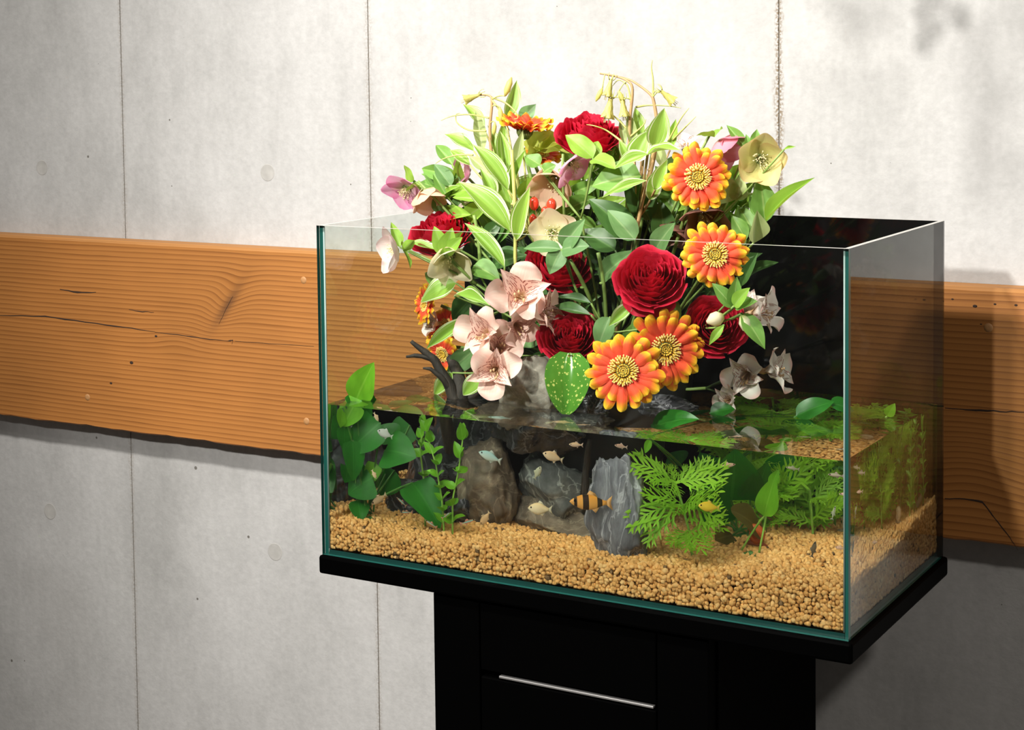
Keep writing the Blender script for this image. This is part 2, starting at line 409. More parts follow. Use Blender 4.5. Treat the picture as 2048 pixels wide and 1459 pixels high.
M_SIL = plain('silicone_bead', (0.25, 0.33, 0.31), 0.3)
for x in (T+0.0008, TW-T-0.0008):
    G().tube([(x, T+0.0008, 0.006), (x, T+0.0008, TH-0.001)], 0.0011, 6).build('silicone_seam', M_SIL, tank)

def water_material():
    m, nt, nd, lk, b = material('tank_water')
    nd.remove(b)
    gb = N(nt, 'ShaderNodeBsdfGlass', i_IOR=IOR, i_Roughness=0.0)
    lk.new(gb.outputs[0], nd['Material Output'].inputs['Surface'])
    va = N(nt, 'ShaderNodeVolumeAbsorption', i_Density=0.30); va.inputs['Color'].default_value = (0.78, 0.86, 0.45, 1)
    lk.new(va.outputs[0], nd['Material Output'].inputs['Volume'])
    return m
gap = 0.0004
_b = G().box((T+gap, T+gap, T+0.0006), (TW-T-gap, TD-T-gap, WATER_Z)); wg = G()
for _q in _b.f: wg.add([_b.v[i] for i in _q], [(0, 1, 2, 3)])       # six flat faces with their own corners
wt = wg.build('water', water_material(), smooth=True)
tag(wt, 'clear greenish water filling the lower half of the tank', 'water', kind='stuff')

# gravel
def bed(x, y):
    """height of the gravel bed"""
    u = x/TW; v = y/TD
    s_ = min(1, max(0, (u-0.45)/0.5)); s_ = s_*s_*(3-2*s_)
    z = 0.031 + 0.006*v + 0.016*s_ + 0.0022*math.sin(u*23+v*3) + 0.0016*math.sin(u*41-v*9)
    z += 0.012*s_*v*v + 0.004*max(0, 0.15-u)/0.15
    return z
def gravel():
    m, nt, nd, lk, b = material('ochre_gravel')
    at_ = N(nt, 'ShaderNodeAttribute', attribute_name='tint'); 
    r = ramp(nt, [(0.0, (0.20, 0.115, 0.05)), (0.03, (0.66, 0.33, 0.10)), (0.3, (0.84, 0.44, 0.14)), (0.75, (0.92, 0.52, 0.185)), (1.0, (0.96, 0.60, 0.25))], at_.outputs['Fac'])
    nz = N(nt, 'ShaderNodeTexNoise', i_Scale=700.0, i_Detail=2.0)
    c = mix_c(nt, 0.25, r.outputs[0], nz.outputs['Fac'], 'OVERLAY'); lk.new(c, b.inputs['Base Color']); b.inputs['Roughness'].default_value = 0.8
    b.inputs['Specular IOR Level'].default_value = 0.2
    bm = bmesh.new(); bmesh.ops.create_icosphere(bm, subdivisions=2, radius=1.0)
    bv = np.array([v.co[:] for v in bm.verts]); bf = np.array([[v.index for v in f.verts] for f in bm.faces]); bm.free()
    bm = bmesh.new(); bmesh.ops.create_icosphere(bm, subdivisions=1, radius=1.0)
    bv1 = np.array([v.co[:] for v in bm.verts]); bf1 = np.array([[v.index for v in f.verts] for f in bm.faces]); bm.free()
    cen = []; s = 0.0050
    def jit(k): return (RNG.rand()-0.5)*k
    x0, x1, y0, y1 = T+0.003, TW-T-0.003, T+0.003, TD-T-0.002
    # face against the front and right panes, then the upper surface (two layers)
    x = x0
    while x < x1:
        z = T+0.003
        while z < bed(x, y0): cen.append((x+jit(.003), y0+abs(jit(.002)), z+jit(.003), 1)); z += 0.0040
        z = T+0.004
        while z < bed(x, y0+.005)-.002: cen.append((x+jit(.003), y0+0.0045+jit(.002), z+jit(.003), 0)); z += 0.005
        x += 0.0040
    y = y0
    while y < y1:
        z = T+0.003
        while z < bed(x1, y): cen.append((x1-abs(jit(.002)), y+jit(.003), z+jit(.003), 1)); cen.append((x0+abs(jit(.002)), y+jit(.003), z+jit(.003), 0)); z += 0.0045
        z = T+0.004
        while z < bed(x1, y)-.002: cen.append((x1-.0045+jit(.002), y+jit(.003), z+jit(.003), 0)); z += 0.005
        y += 0.0045
    y = y0+.003
    while y < y1:
        x = x0
        while x < x1:
            cen.append((x+jit(.004), y+jit(.004), bed(x, y)+jit(.0025), 1 if y < .2 else 0)); x += 0.0043
        y += 0.0043
    y = y0+.003
    while y < y1:
        x = x0
        while x < x1:
            cen.append((x+jit(.004), y+jit(.004), bed(x, y)-.0042+jit(.0015), 0)); x += 0.0052
        y += 0.0052
    vv, ff, tt = [], [], []; off = 0
    for (x, y, z, hi) in cen:
        B, Fc = (bv1, bf1)
        sc = s*0.5*(0.82+0.55*RNG.rand())*np.array([1.0+.35*RNG.rand(), 1.0, 0.8+.3*RNG.rand()])
        q = RNG.randn(4); q /= np.linalg.norm(q)
        w_, a, b2, c2 = q
        R = np.array([[1-2*(b2*b2+c2*c2), 2*(a*b2-c2*w_), 2*(a*c2+b2*w_)], [2*(a*b2+c2*w_), 1-2*(a*a+c2*c2), 2*(b2*c2-a*w_)], [2*(a*c2-b2*w_), 2*(b2*c2+a*w_), 1-2*(a*a+b2*b2)]])
        P = (B*sc*(1+0.10*RNG.randn(len(B), 1)))@R.T+np.array([x, y, z])
        P[:, 1] = np.maximum(P[:, 1], T+gap+.0002); P[:, 0] = np.clip(P[:, 0], T+gap+.0002, TW-T-gap-.0002); P[:, 2] = np.maximum(P[:, 2], T+.001)
        vv.append(P); ff.append(Fc+off); off += len(B)
        t = RNG.rand(); t = 0.0 if t < 0.008 else 0.1+0.9*RNG.rand()
        tt.append(np.full(len(B), t))
    vv = np.concatenate(vv); ff = np.concatenate(ff); tt = np.concatenate(tt)
    me = bpy.data.meshes.new('gravel'); me.vertices.add(len(vv)); me.vertices.foreach_set('co', vv.ravel())
    me.loops.add(ff.size); me.loops.foreach_set('vertex_index', ff.ravel().astype(np.int32))
    me.polygons.add(len(ff)); me.polygons.foreach_set('loop_start', np.arange(0, ff.size, 3, dtype=np.int32)); 
    me.update(calc_edges=True); me.validate()
    me.polygons.foreach_set('use_smooth', [True]*len(me.polygons))
    a = me.attributes.new('tint', 'FLOAT', 'POINT'); a.data.foreach_set('value', tt.astype(np.float32))
    me.materials.append(m)
    o = obj('gravel', me, None, True); tag(o, 'loose ochre gravel bed covering the bottom of the tank', 'gravel', kind='stuff')
    # the sand body under the visible grains
    gg = G(); nx, ny = 40, 20
    top = [(x0+.004+(x1-x0-.008)*i/nx, y0+.006+(y1-y0-.008)*j/ny, bed(x0+(x1-x0)*i/nx, y0+(y1-y0)*j/ny)-.0055) for j in range(ny+1) for i in range(nx+1)]
    return o
gravel()
# ------------------------------------------------------------------ plant library
def frame(d, n):
    y = Vector(d).normalized(); n = Vector(n); z = n - y*n.dot(y)
    if z.length < 1e-5: z = y.orthogonal()
    z.normalize(); x = y.cross(z)
    return Matrix(((x.x, y.x, z.x), (x.y, y.y, z.y), (x.z, y.z, z.z)))
def offset_of(parent):
    o = Vector((0, 0, 0))
    while parent is not None: o += Vector(parent.location); parent = parent.parent
    return o
def put(name, me, parent, P, R, S):
    o = bpy.data.objects.new(name, me); link(o, parent)
    M = Matrix.Translation(Vector(P)-offset_of(parent)) @ R.to_4x4()
    o.matrix_basis = M @ Matrix.Diagonal((S[0], S[1], S[2], 1))
    return o
def facing(P, kab):
    """direction from toward-viewer, to the right and up components"""
    n0 = (CAM-Vector(P)).normalized(); k, a, b = kab
    return (n0*k + _r*a + _u*b).normalized()

PROF = {
 'lance': lambda t: math.sin(math.pi*min(1, t)**0.80)**1.05,
 'ovate': lambda t: math.sin(math.pi*min(1, t)**0.68)**0.85,
 'broad': lambda t: math.sin(math.pi*min(1, 0.03+0.95*t)**0.72)**0.62,
 'grass': lambda t: (min(1, t*6))*(1-t)**0.6,
 'spoon': lambda t: (0.42+0.58*min(1, t/0.62)**1.3)*(1.0 if t < 0.74 else max(0, 1-((t-0.74)/0.262)**3)**0.5),
 'obov': lambda t: (0.22+0.78*math.sin(math.pi/2*min(1, t/0.68))**1.3)*(1.0 if t < 0.68 else max(0, 1-((t-0.68)/0.325)**2.4)**0.62),
 'heart': lambda t: (min(1, (t/0.10))**0.5 if t < 0.10 else 1.0)*(math.cos(math.pi/2*max(0, (t-0.22)/0.79))**0.85 if t > .22 else 1.0),
}
_blades = {}
def blade(kind, mat, nu=6, nv=12, cup=0.0, bend=0.0, fold=0.0, wave=0.0, freq=9.0, twist=0.0, seed=0):
    key = (kind, mat.name, nu, nv, cup, bend, fold, wave, freq, twist, seed)
    if key in _blades: return _blades[key]
    pr = PROF[kind]; mx = max(pr(i/200) for i in range(201)); C = []; c = Vector((0, 0, 0))
    ex = 1.7 if kind in ('spoon', 'obov', 'broad') else 1.0
    tv = [1-(1-j/nv)**ex for j in range(nv+1)]+[1.0]
    for j in range(nv+1):
        C.append(c.copy()); a = bend*(0.5-(tv[j]+tv[j+1])/2); c = c+Vector((0, math.cos(a), math.sin(a)))*(tv[j+1]-tv[j])
    chord = C[-1]; L = chord.length; al = math.atan2(chord.z, chord.y); ca, sa = math.cos(-al), math.sin(-al)
    P, UV = [], []
    for j in range(nv+1):
        t = tv[j]; h = 0.5*max(pr(t)/mx, 0.012); a = bend*(0.5-t)
        nr = Vector((0, -math.sin(a), math.cos(a)))
        for i in range(nu+1):
            s = 2*i/nu-1
            z = (cup*s*s + fold*abs(s))*h + wave*math.sin(t*freq+seed+(1.7 if s > 0 else 0))*s*s*h
            tw = twist*(t-0.2); q = C[j]+Vector((s*h*math.cos(tw), 0, s*h*math.sin(tw)))+nr*z
            y, zz = q.y*ca-q.z*sa, q.y*sa+q.z*ca
            P.append((q.x, y/L, zz/L)); UV.append(((s+1)/2, t))
    g = G().grid(P, nu, nv, UV); me = g.data(kind, mat); _blades[key] = me
    return me
def leaf(parent, me, base, tip, width, nrm, name='leaf', under=False):
    base, tip = Vector(base), Vector(tip); d = tip-base
    return put(name, me, parent, base, frame(d, nrm), (width, d.length, d.length))
def curve_pts(a, b, sag, n=8):
    """quadratic arc from a to b through a middle point moved by sag"""
    a, b = Vector(a), Vector(b); m = (a+b)/2+Vector(sag)
    return [a*(1-t)**2 + m*2*t*(1-t) + b*t*t for t in [i/n for i in range(n+1)]]
def stem(parent, a, b, sag, r, mat, name='stem', n=8):
    return G().tube(curve_pts(a, b, sag, n), [r]*(n+1), 6).build(name, mat, parent)

def organic(name, color_fn, rough=0.5, trans=0.3, spec=0.4, tint=None, bump=0.0, ruffle=None):
    """leaf / petal material: colour from the blade's own UV, thin-sheet translucency"""
    m, nt, nd, lk, b = material(name)
    uv = N(nt, 'ShaderNodeUVMap'); sep = N(nt, 'ShaderNodeSeparateXYZ'); lk.new(uv.outputs[0], sep.inputs[0])
    inf = N(nt, 'ShaderNodeObjectInfo')
    c = color_fn(nt, sep.outputs[0], sep.outputs[1], uv.outputs[0], inf.outputs['Random'])
    lk.new(c, b.inputs['Base Color']); b.inputs['Roughness'].default_value = rough; b.inputs['Specular IOR Level'].default_value = spec
    tl = N(nt, 'ShaderNodeBsdfTranslucent'); lk.new(mix_c(nt, 0.5, c, tint if tint else c), tl.inputs[0])
    mx = N(nt, 'ShaderNodeMixShader', i_Fac=trans); lk.new(b.outputs[0], mx.inputs[1]); lk.new(tl.outputs[0], mx.inputs[2])
    lk.new(mx.outputs[0], nd['Material Output'].inputs['Surface'])
    if bump:
        mp = N(nt, 'ShaderNodeMapping'); mp.inputs['Scale'].default_value = (26, 2.5, 1); lk.new(uv.outputs[0], mp.inputs['Vector'])
        nz = N(nt, 'ShaderNodeTexNoise', i_Scale=1.0, i_Detail=2.0); lk.new(mp.outputs[0], nz.inputs['Vector'])
        bp = N(nt, 'ShaderNodeBump', i_Strength=bump, i_Distance=0.001); lk.new(nz.outputs['Fac'], bp.inputs['Height']); lk.new(bp.outputs[0], b.inputs['Normal'])
    return m
def veins(nt, u, v, uv, sx=30.0, sy=2.0):
    mp = N(nt, 'ShaderNodeMapping'); mp.inputs['Scale'].default_value = (sx, sy, 1); nt.links.new(uv, mp.inputs['Vector'])
    nz = N(nt, 'ShaderNodeTexNoise', i_Scale=1.0, i_Detail=3.0); nt.links.new(mp.outputs[0], nz.inputs['Vector'])
    return nz.outputs['Fac']
def edge_of(nt, u):           # 0 on the midrib, 1 on the edge
    return math_n(nt, 'MULTIPLY', math_n(nt, 'ABSOLUTE', math_n(nt, 'SUBTRACT', u, 0.5)), 2.0)
def leaf_fn(dark, light, rib=(0.35, 0.48, 0.15), ribw=0.07):
    def fn(nt, u, v, uv, rnd):
        c = mix_c(nt, veins(nt, u, v, uv, 9, 5), dark, light)
        c = mix_c(nt, math_n(nt, 'MULTIPLY', rnd, 0.35), c, light)
        k = math_n(nt, 'LESS_THAN', edge_of(nt, u), ribw)
        return mix_c(nt, math_n(nt, 'MULTIPLY', k, 0.6), c, rib)
    return fn
def variegated_fn(nt, u, v, uv, rnd):
    c = mix_c(nt, veins(nt, u, v, uv, 14, 1.2), (0.15, 0.34, 0.03), (0.36, 0.54, 0.09))
    st = veins(nt, u, v, uv, 15, 0.5)
    e = edge_of(nt, u)
    k = math_n(nt, 'ADD', e, math_n(nt, 'MULTIPLY', math_n(nt, 'SUBTRACT', st, 0.5), 2.4))
    k2 = math_n(nt, 'SUBTRACT', v, 0.9); k = math_n(nt, 'ADD', k, math_n(nt, 'MAXIMUM', k2, 0.0))
    f = ramp(nt, [(0.76, (0, 0, 0)), (0.86, (1, 1, 1))], k).outputs[0]
    return mix_c(nt, f, c, (0.88, 0.88, 0.64))
def speckled_fn(nt, u, v, uv, rnd):
    mp = N(nt, 'ShaderNodeMapping'); mp.inputs['Scale'].default_value = (17, 22, 1); nt.links.new(uv, mp.inputs['Vector'])
    vo = N(nt, 'ShaderNodeTexVoronoi', i_Scale=1.0); nt.links.new(mp.outputs[0], vo.inputs['Vector'])
    sc = N(nt, 'ShaderNodeSeparateColor'); nt.links.new(vo.outputs['Color'], sc.inputs[0])
    k = math_n(nt, 'LESS_THAN', vo.outputs['Distance'], math_n(nt, 'MULTIPLY', math_n(nt, 'POWER', sc.outputs[0], 1.6), 0.52))
    c = mix_c(nt, veins(nt, u, v, uv, 5, 4), (0.050, 0.19, 0.018), (0.12, 0.31, 0.035))
    return mix_c(nt, k, c, (0.55, 0.60, 0.16))
def gerbera_fn(nt, u, v, uv, rnd):
    vn = veins(nt, u, v, uv, 12, 1.2)
    t = math_n(nt, 'ADD', v, math_n(nt, 'MULTIPLY', math_n(nt, 'SUBTRACT', vn, 0.5), 0.28))
    t = math_n(nt, 'ADD', t, math_n(nt, 'MULTIPLY', math_n(nt, 'POWER', edge_of(nt, u), 2.0), 0.10))
    t = math_n(nt, 'ADD', t, math_n(nt, 'MULTIPLY', math_n(nt, 'SUBTRACT', rnd, 0.5), 0.08))
    return ramp(nt, [(0.0, (0.84, 0.10, 0.05)), (0.35, (0.88, 0.080, 0.045)), (0.74, (0.90, 0.115, 0.04)), (0.88, (0.94, 0.38, 0.02)), (1.0, (0.96, 0.62, 0.04))], t).outputs[0]
def floret_fn(nt, u, v, uv, rnd):
    return ramp(nt, [(0.0, (0.93, 0.46, 0.05)), (0.5, (0.96, 0.62, 0.09)), (1.0, (0.98, 0.74, 0.30))], v).outputs[0]
def rose_fn(nt, u, v, uv, rnd):
    c = mix_c(nt, veins(nt, u, v, uv, 26, 1.5), (0.46, 0.004, 0.022), (0.64, 0.010, 0.042))
    return mix_c(nt, math_n(nt, 'MULTIPLY', math_n(nt, 'POWER', v, 8.0), 0.5), c, (0.78, 0.05, 0.10))
def hell_fn(base, edge, throat, amt=0.75):
    def fn(nt, u, v, uv, rnd):
        vn = veins(nt, u, v, uv, 34, 1.2)
        e = math_n(nt, 'MAXIMUM', math_n(nt, 'POWER', edge_of(nt, u), 2.0), math_n(nt, 'POWER', v, 3.0))
        e = math_n(nt, 'ADD', math_n(nt, 'MULTIPLY', e, amt), math_n(nt, 'MULTIPLY', math_n(nt, 'SUBTRACT', vn, 0.5), 0.5), True)
        c = mix_c(nt, e, base, edge)
        k = ramp(nt, [(0.02, (1, 1, 1)), (0.30, (0, 0, 0))], v).outputs[0]
        return mix_c(nt, math_n(nt, 'MULTIPLY', k, 0.8), c, throat)
    return fn
def alstro_fn(streaks, pale):
    def fn(nt, u, v, uv, rnd):
        vn = veins(nt, u, v, uv, 18, 1.0)
        a = (0.93, 0.83, 0.77) if pale else (1.0, 0.58, 0.49)
        b_ = (0.95, 0.90, 0.82) if pale else (1.0, 0.82, 0.74)
        c = mix_c(nt, vn, a, b_)
        c = mix_c(nt, ramp(nt, [(0.80, (0, 0, 0)), (1.0, (1, 1, 1))], v).outputs[0], c, (0.95, 0.58, 0.54))
        c = mix_c(nt, ramp(nt, [(0.0, (1, 1, 1)), (0.32, (0, 0, 0))], v).outputs[0], c, (0.62, 0.34, 0.10))
        if streaks:
            mp = N(nt, 'ShaderNodeMapping'); mp.inputs['Scale'].default_value = (8, 5.0, 1); nt.links.new(uv, mp.inputs['Vector'])
            vo = N(nt, 'ShaderNodeTexVoronoi', i_Scale=1.0); vo.inputs['Randomness'].default_value = 0.75; nt.links.new(mp.outputs[0], vo.inputs['Vector'])
            sp = N(nt, 'ShaderNodeSeparateXYZ'); pos = N(nt, 'ShaderNodeVectorMath', operation='SUBTRACT')
            nt.links.new(mp.outputs[0], pos.inputs[0]); nt.links.new(vo.outputs['Position'], pos.inputs[1]); nt.links.new(pos.outputs[0], sp.inputs[0])
            k = math_n(nt, 'MULTIPLY', math_n(nt, 'LESS_THAN', math_n(nt, 'ABSOLUTE', sp.outputs[0]), 0.13), math_n(nt, 'LESS_THAN', math_n(nt, 'ABSOLUTE', sp.outputs[1]), 0.36))
            k = math_n(nt, 'MULTIPLY', k, ramp(nt, [(0.16, (0, 0, 0)), (0.2, (1, 1, 1)), (0.80, (1, 1, 1)), (0.84, (0, 0, 0))], v).outputs[0])
            c = mix_c(nt, math_n(nt, 'MULTIPLY', k, 0.9), c, (0.30, 0.035, 0.03))
        return c
    return fn

ML = {
 'mid':   organic('leaf_mid_green', leaf_fn((0.11, 0.26, 0.045), (0.20, 0.38, 0.075)), 0.45, 0.28, tint=(0.35, 0.55, 0.03)),
 'bright': organic('leaf_bright_green', leaf_fn((0.20, 0.40, 0.04), (0.34, 0.55, 0.08)), 0.45, 0.32, tint=(0.45, 0.62, 0.04)),
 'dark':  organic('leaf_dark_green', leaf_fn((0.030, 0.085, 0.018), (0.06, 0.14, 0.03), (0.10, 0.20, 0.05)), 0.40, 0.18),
 'grey':  organic('leaf_grey_green', leaf_fn((0.10, 0.22, 0.065), (0.17, 0.31, 0.11), (0.26, 0.38, 0.16)), 0.5, 0.25),
 'pale':  organic('leaf_pale_green', leaf_fn((0.34, 0.44, 0.15), (0.50, 0.58, 0.26), (0.6, 0.65, 0.35)), 0.5, 0.35),
 'var':   organic('leaf_variegated', variegated_fn, 0.42, 0.30, tint=(0.5, 0.62, 0.12)),
 'speck': organic('leaf_speckled', speckled_fn, 0.18, 0.12, spec=0.6),
 'lime':  organic('bract_lime', leaf_fn((0.50, 0.60, 0.07), (0.68, 0.74, 0.16), (0.7, 0.75, 0.25)), 0.5, 0.35, bump=0.4),
 'aqua':  organic('leaf_aquatic_dark', leaf_fn((0.012, 0.115, 0.010), (0.030, 0.19, 0.018), (0.05, 0.24, 0.03), 0.05), 0.35, 0.30, tint=(0.03, 0.40, 0.01)),
 'aqua2': organic('leaf_aquatic_light', leaf_fn((0.10, 0.33, 0.012), (0.19, 0.48, 0.025), (0.25, 0.55, 0.05), 0.06), 0.4, 0.35, tint=(0.25, 0.62, 0.01)),
 'feath': organic('leaf_feathery', leaf_fn((0.20, 0.46, 0.015), (0.36, 0.66, 0.04), (0.25, 0.55, 0.05), 0.03), 0.45, 0.35, tint=(0.30, 0.60, 0.01)),
 'brownl': organic('leaf_brown_aquatic', leaf_fn((0.12, 0.09, 0.02), (0.19, 0.15, 0.03), (0.25, 0.2, 0.06)), 0.4, 0.35),
}
MP = {
 'ger': organic('gerbera_petal', gerbera_fn, 0.55, 0.22, spec=0.2, bump=0.35),
 'flo': organic('gerbera_floret', floret_fn, 0.6, 0.2, spec=0.2),
 'rose': organic('rose_petal', rose_fn, 0.55, 0.22, spec=0.25, tint=(0.85, 0.01, 0.03), bump=0.25),
 'h_pink': organic('hellebore_pink', hell_fn((0.96, 0.60, 0.74), (0.93, 0.30, 0.58), (0.45, 0.50, 0.20), 0.9), 0.5, 0.36, spec=0.25, bump=0.2),
 'h_pale': organic('hellebore_pale_pink', hell_fn((0.92, 0.80, 0.74), (0.90, 0.62, 0.64), (0.55, 0.58, 0.30), 0.7), 0.5, 0.36, spec=0.25, bump=0.2),
 'h_cream': organic('hellebore_cream', hell_fn((0.93, 0.88, 0.60), (0.93, 0.68, 0.56), (0.50, 0.56, 0.12), 0.5), 0.5, 0.36, spec=0.25, bump=0.2),
 'h_olive': organic('hellebore_olive', hell_fn((0.68, 0.66, 0.24), (0.80, 0.50, 0.28), (0.20, 0.22, 0.03), 0.6), 0.5, 0.36, spec=0.25, bump=0.2),
 'h_peach': organic('hellebore_peach', hell_fn((0.84, 0.62, 0.42), (0.82, 0.46, 0.36), (0.50, 0.45, 0.15), 0.6), 0.5, 0.36, spec=0.25, bump=0.2),
 'h_brown': organic('hellebore_brown', hell_fn((0.30, 0.145, 0.085), (0.42, 0.17, 0.15), (0.22, 0.16, 0.06), 0.7), 0.5, 0.36, spec=0.25, bump=0.2),
 'h_rose': organic('hellebore_rose', hell_fn((0.84, 0.38, 0.44), (0.76, 0.18, 0.30), (0.50, 0.30, 0.22), 0.7), 0.5, 0.36, spec=0.25, bump=0.2),
 'a_out': organic('alstroemeria_outer', alstro_fn(False, False), 0.5, 0.20, spec=0.25, bump=0.2),
 'a_in': organic('alstroemeria_streaked', alstro_fn(True, False), 0.5, 0.20, spec=0.25, bump=0.2),
 'w_out': organic('alstroemeria_white_outer', alstro_fn(False, True), 0.5, 0.20, spec=0.25, bump=0.2),
 'w_in': organic('alstroemeria_white_streaked', alstro_fn(True, True), 0.5, 0.20, spec=0.25, bump=0.2),
 'yel': organic('columbine_yellow', leaf_fn((0.60, 0.55, 0.10), (0.76, 0.70, 0.24), (0.72, 0.70, 0.25)), 0.5, 0.35),
}
M_STEM = plain('stem_green', (0.20, 0.30, 0.07), 0.5, vary=0.3)
M_STEMD = plain('stem_dark_green', (0.06, 0.11, 0.025), 0.5, vary=0.3)
M_STEMB = plain('stem_reddish', (0.42, 0.26, 0.11), 0.5, vary=0.3)
M_STEMY = plain('stem_yellow_green', (0.50, 0.50, 0.14), 0.5, vary=0.3)
M_STAM = plain('stamen_cream', (0.80, 0.70, 0.38), 0.6)
M_STAMB = plain('stamen_brown', (0.22, 0.13, 0.05), 0.6)
M_CAL = plain('calyx_green', (0.15, 0.19, 0.05), 0.6, vary=0.4)
CORE = at(1215, 735, 0.175); CORE.z = 0.185      # where all the cut stems meet in the pot

def to_core(parent, P, n, r, mat, spread=0.03):
    """stem from behind the flower down into the pot"""
    P = Vector(P); b = CORE+V(random.uniform(-spread, spread), random.uniform(-spread, spread)*.6, 0)
    b = b + (P-b)*0.0
    back = P-Vector(n)*0.012; sag = (-Vector(n)*0.03)+V(0, 0.015, 0.0)
    return stem(parent, back, b, sag, r, mat, n=10)

# ---- gerbera
def gerbera(px, py, Y, rpx, kab, label, group='orange gerberas in the bouquet', closed=0.0, n1=21):
    P = at(px, py, Y); R = rpx*px_at(P); n = facing(P, kab)
    t = thing('gerbera', label, 'flower', P, group)
    F = frame(n.orthogonal(), n); X, Yv = F.col[0], F.col[1]
    rot0 = random.uniform(0, 1)
    mesh_o = [blade('spoon', MP['ger'], 6, 11, cup=-.22, bend=b, fold=0, wave=0.12, seed=s) for b, s in ((0.35, 1), (0.55, 2), (0.15, 3))]
    for ring, (cnt, L, W, elev, r0, up) in enumerate(((n1-4, 0.90, 0.33, -0.02+closed, 0.15, 0.0), (n1-6, 0.78, 0.30, 0.13+closed, 0.14, 0.03))):
        for i in range(cnt):
            ph = 2*math.pi*(i+0.5*ring)/cnt+rot0+random.uniform(-.06, .06); d = X*math.cos(ph)+Yv*math.sin(ph)
            e = elev+random.uniform(-.13, .13); dr = d*math.cos(e)+n*math.sin(e); nr = n*math.cos(e)-d*math.sin(e)
            l = L*R*random.uniform(.86, 1.08)
            b = P+d*(r0*R)+n*(up*R)
            put('petal', random.choice(mesh_o), t, b, frame(dr, nr+d.cross(n)*random.uniform(-.2, .2)), (W*R*random.uniform(.9, 1.1), l, l))
    g = G()     # ring of small inner florets and the disc
    for k, (cnt, rr, ln, up) in enumerate(((34, .36, .15, .16), (30, .30, .14, .17), (26, .24, .11, .18), (20, .17, .08, .17), (12, .10, .06, .16), (6, .04, .05, .15))):
        for i in range(cnt):
            ph = 2*math.pi*(i+random.uniform(-.3, .3))/cnt; d = X*math.cos(ph)+Yv*math.sin(ph)
            a = P+d*(rr*R*.8)+n*(up*R*.5); c = a+(d*(0.75 if k < 3 else .2)+n*(.55 if k < 3 else .9))*(ln*R)*random.uniform(.8, 1.2)
            g.tube([a, (a+c)/2, c], [R*.020, R*.026, R*.022], 4)
            for q in range(4): g.uv[-1-q] = (0.5, 1.0 if k < 3 else .35)
    g.build('disc_florets', MP['flo'], t)
    g = G(); prof = [(.02, -.36), (.13, -.34), (.21, -.22), (.25, -.06), (.23, .06), (.16, .10), (0.02, .11)]
    vv = [P+(X*math.cos(a)+Yv*math.sin(a))*(r*R)+n*(z*R) for r, z in prof for a in [2*math.pi*i/14 for i in range(14)]]
    g.add(vv, [(j*14+i, j*14+(i+1) % 14, (j+1)*14+(i+1) % 14, (j+1)*14+i) for j in range(len(prof)-1) for i in range(14)])
    for i in range(26):     # bracts of the green cup behind the petals
        a = 2*math.pi*i/26; d = X*math.cos(a)+Yv*math.sin(a); g.tube([P+d*(.15*R)-n*(.33*R), P+d*(.25*R)-n*(.14*R), P+d*(.30*R)+n*(.03*R)], [.02*R, .035*R, .008*R], 4)
    g.build('calyx', M_CAL, t)
    to_core(t, P-n*(.3*R), n, 0.0021, M_STEM)
    return t

# ---- garden rose
_rp = {}
def rose_petal(li, seed):
    if (li, seed) in _rp: return _rp[(li, seed)]
    r, top, wid, lean, curl = ROSE[li]; nu, nv = 10, 9; P = []; rs = random.Random(li*10+seed); k1, k2 = rs.uniform(0, 6), rs.uniform(0, 6)
    for j in range(nv+1):
        t = j/nv
        for i in range(nu+1):
            s = 2*i/nu-1; th = s*wid/2
            tt = t*(1-0.16*s**2*t-(0.05*math.cos(s*5+k2))*t)
            rho = r*math.sin(min(1, tt*1.25)*math.pi/2)**0.75*(1+lean*tt**2)
            z = -0.78+(top+0.78)*tt**1.15
            if t > 0.72: q = (t-0.72)/0.28; rho += curl*q*q; z -= curl*0.5*q*q
            rho += 0.030*math.sin(3.3*th*2+k1)*t+0.018*math.sin(9*s+k2)*t*t
            rho *= 1+0.05*s
            z += 0.022*math.sin(7*s+k1)*t*t
            P.append((rho*math.cos(th), rho*math.sin(th), z))
    me = G().grid(P, nu, nv).data('rose_petal', MP['rose']); _rp[(li, seed)] = me
    return me
ROSE = [(.10, .36, 2.6, -.1, 0), (.19, .42, 2.3, -.1, .02), (.29, .46, 2.1, -.08, .03), (.39, .47, 1.9, -.05, .04), (.50, .46, 1.7, -.05, .04), (.61, .42, 1.6, -.04, .05), (.72, .35, 1.5, 0, .05), (.83, .24, 1.45, .03, .07), (.93, .10, 1.4, .06, .09), (1.0, -.05, 1.35, .10, .12)]
RCNT = [2, 3, 4, 5, 5, 5, 5, 5, 5, 5]
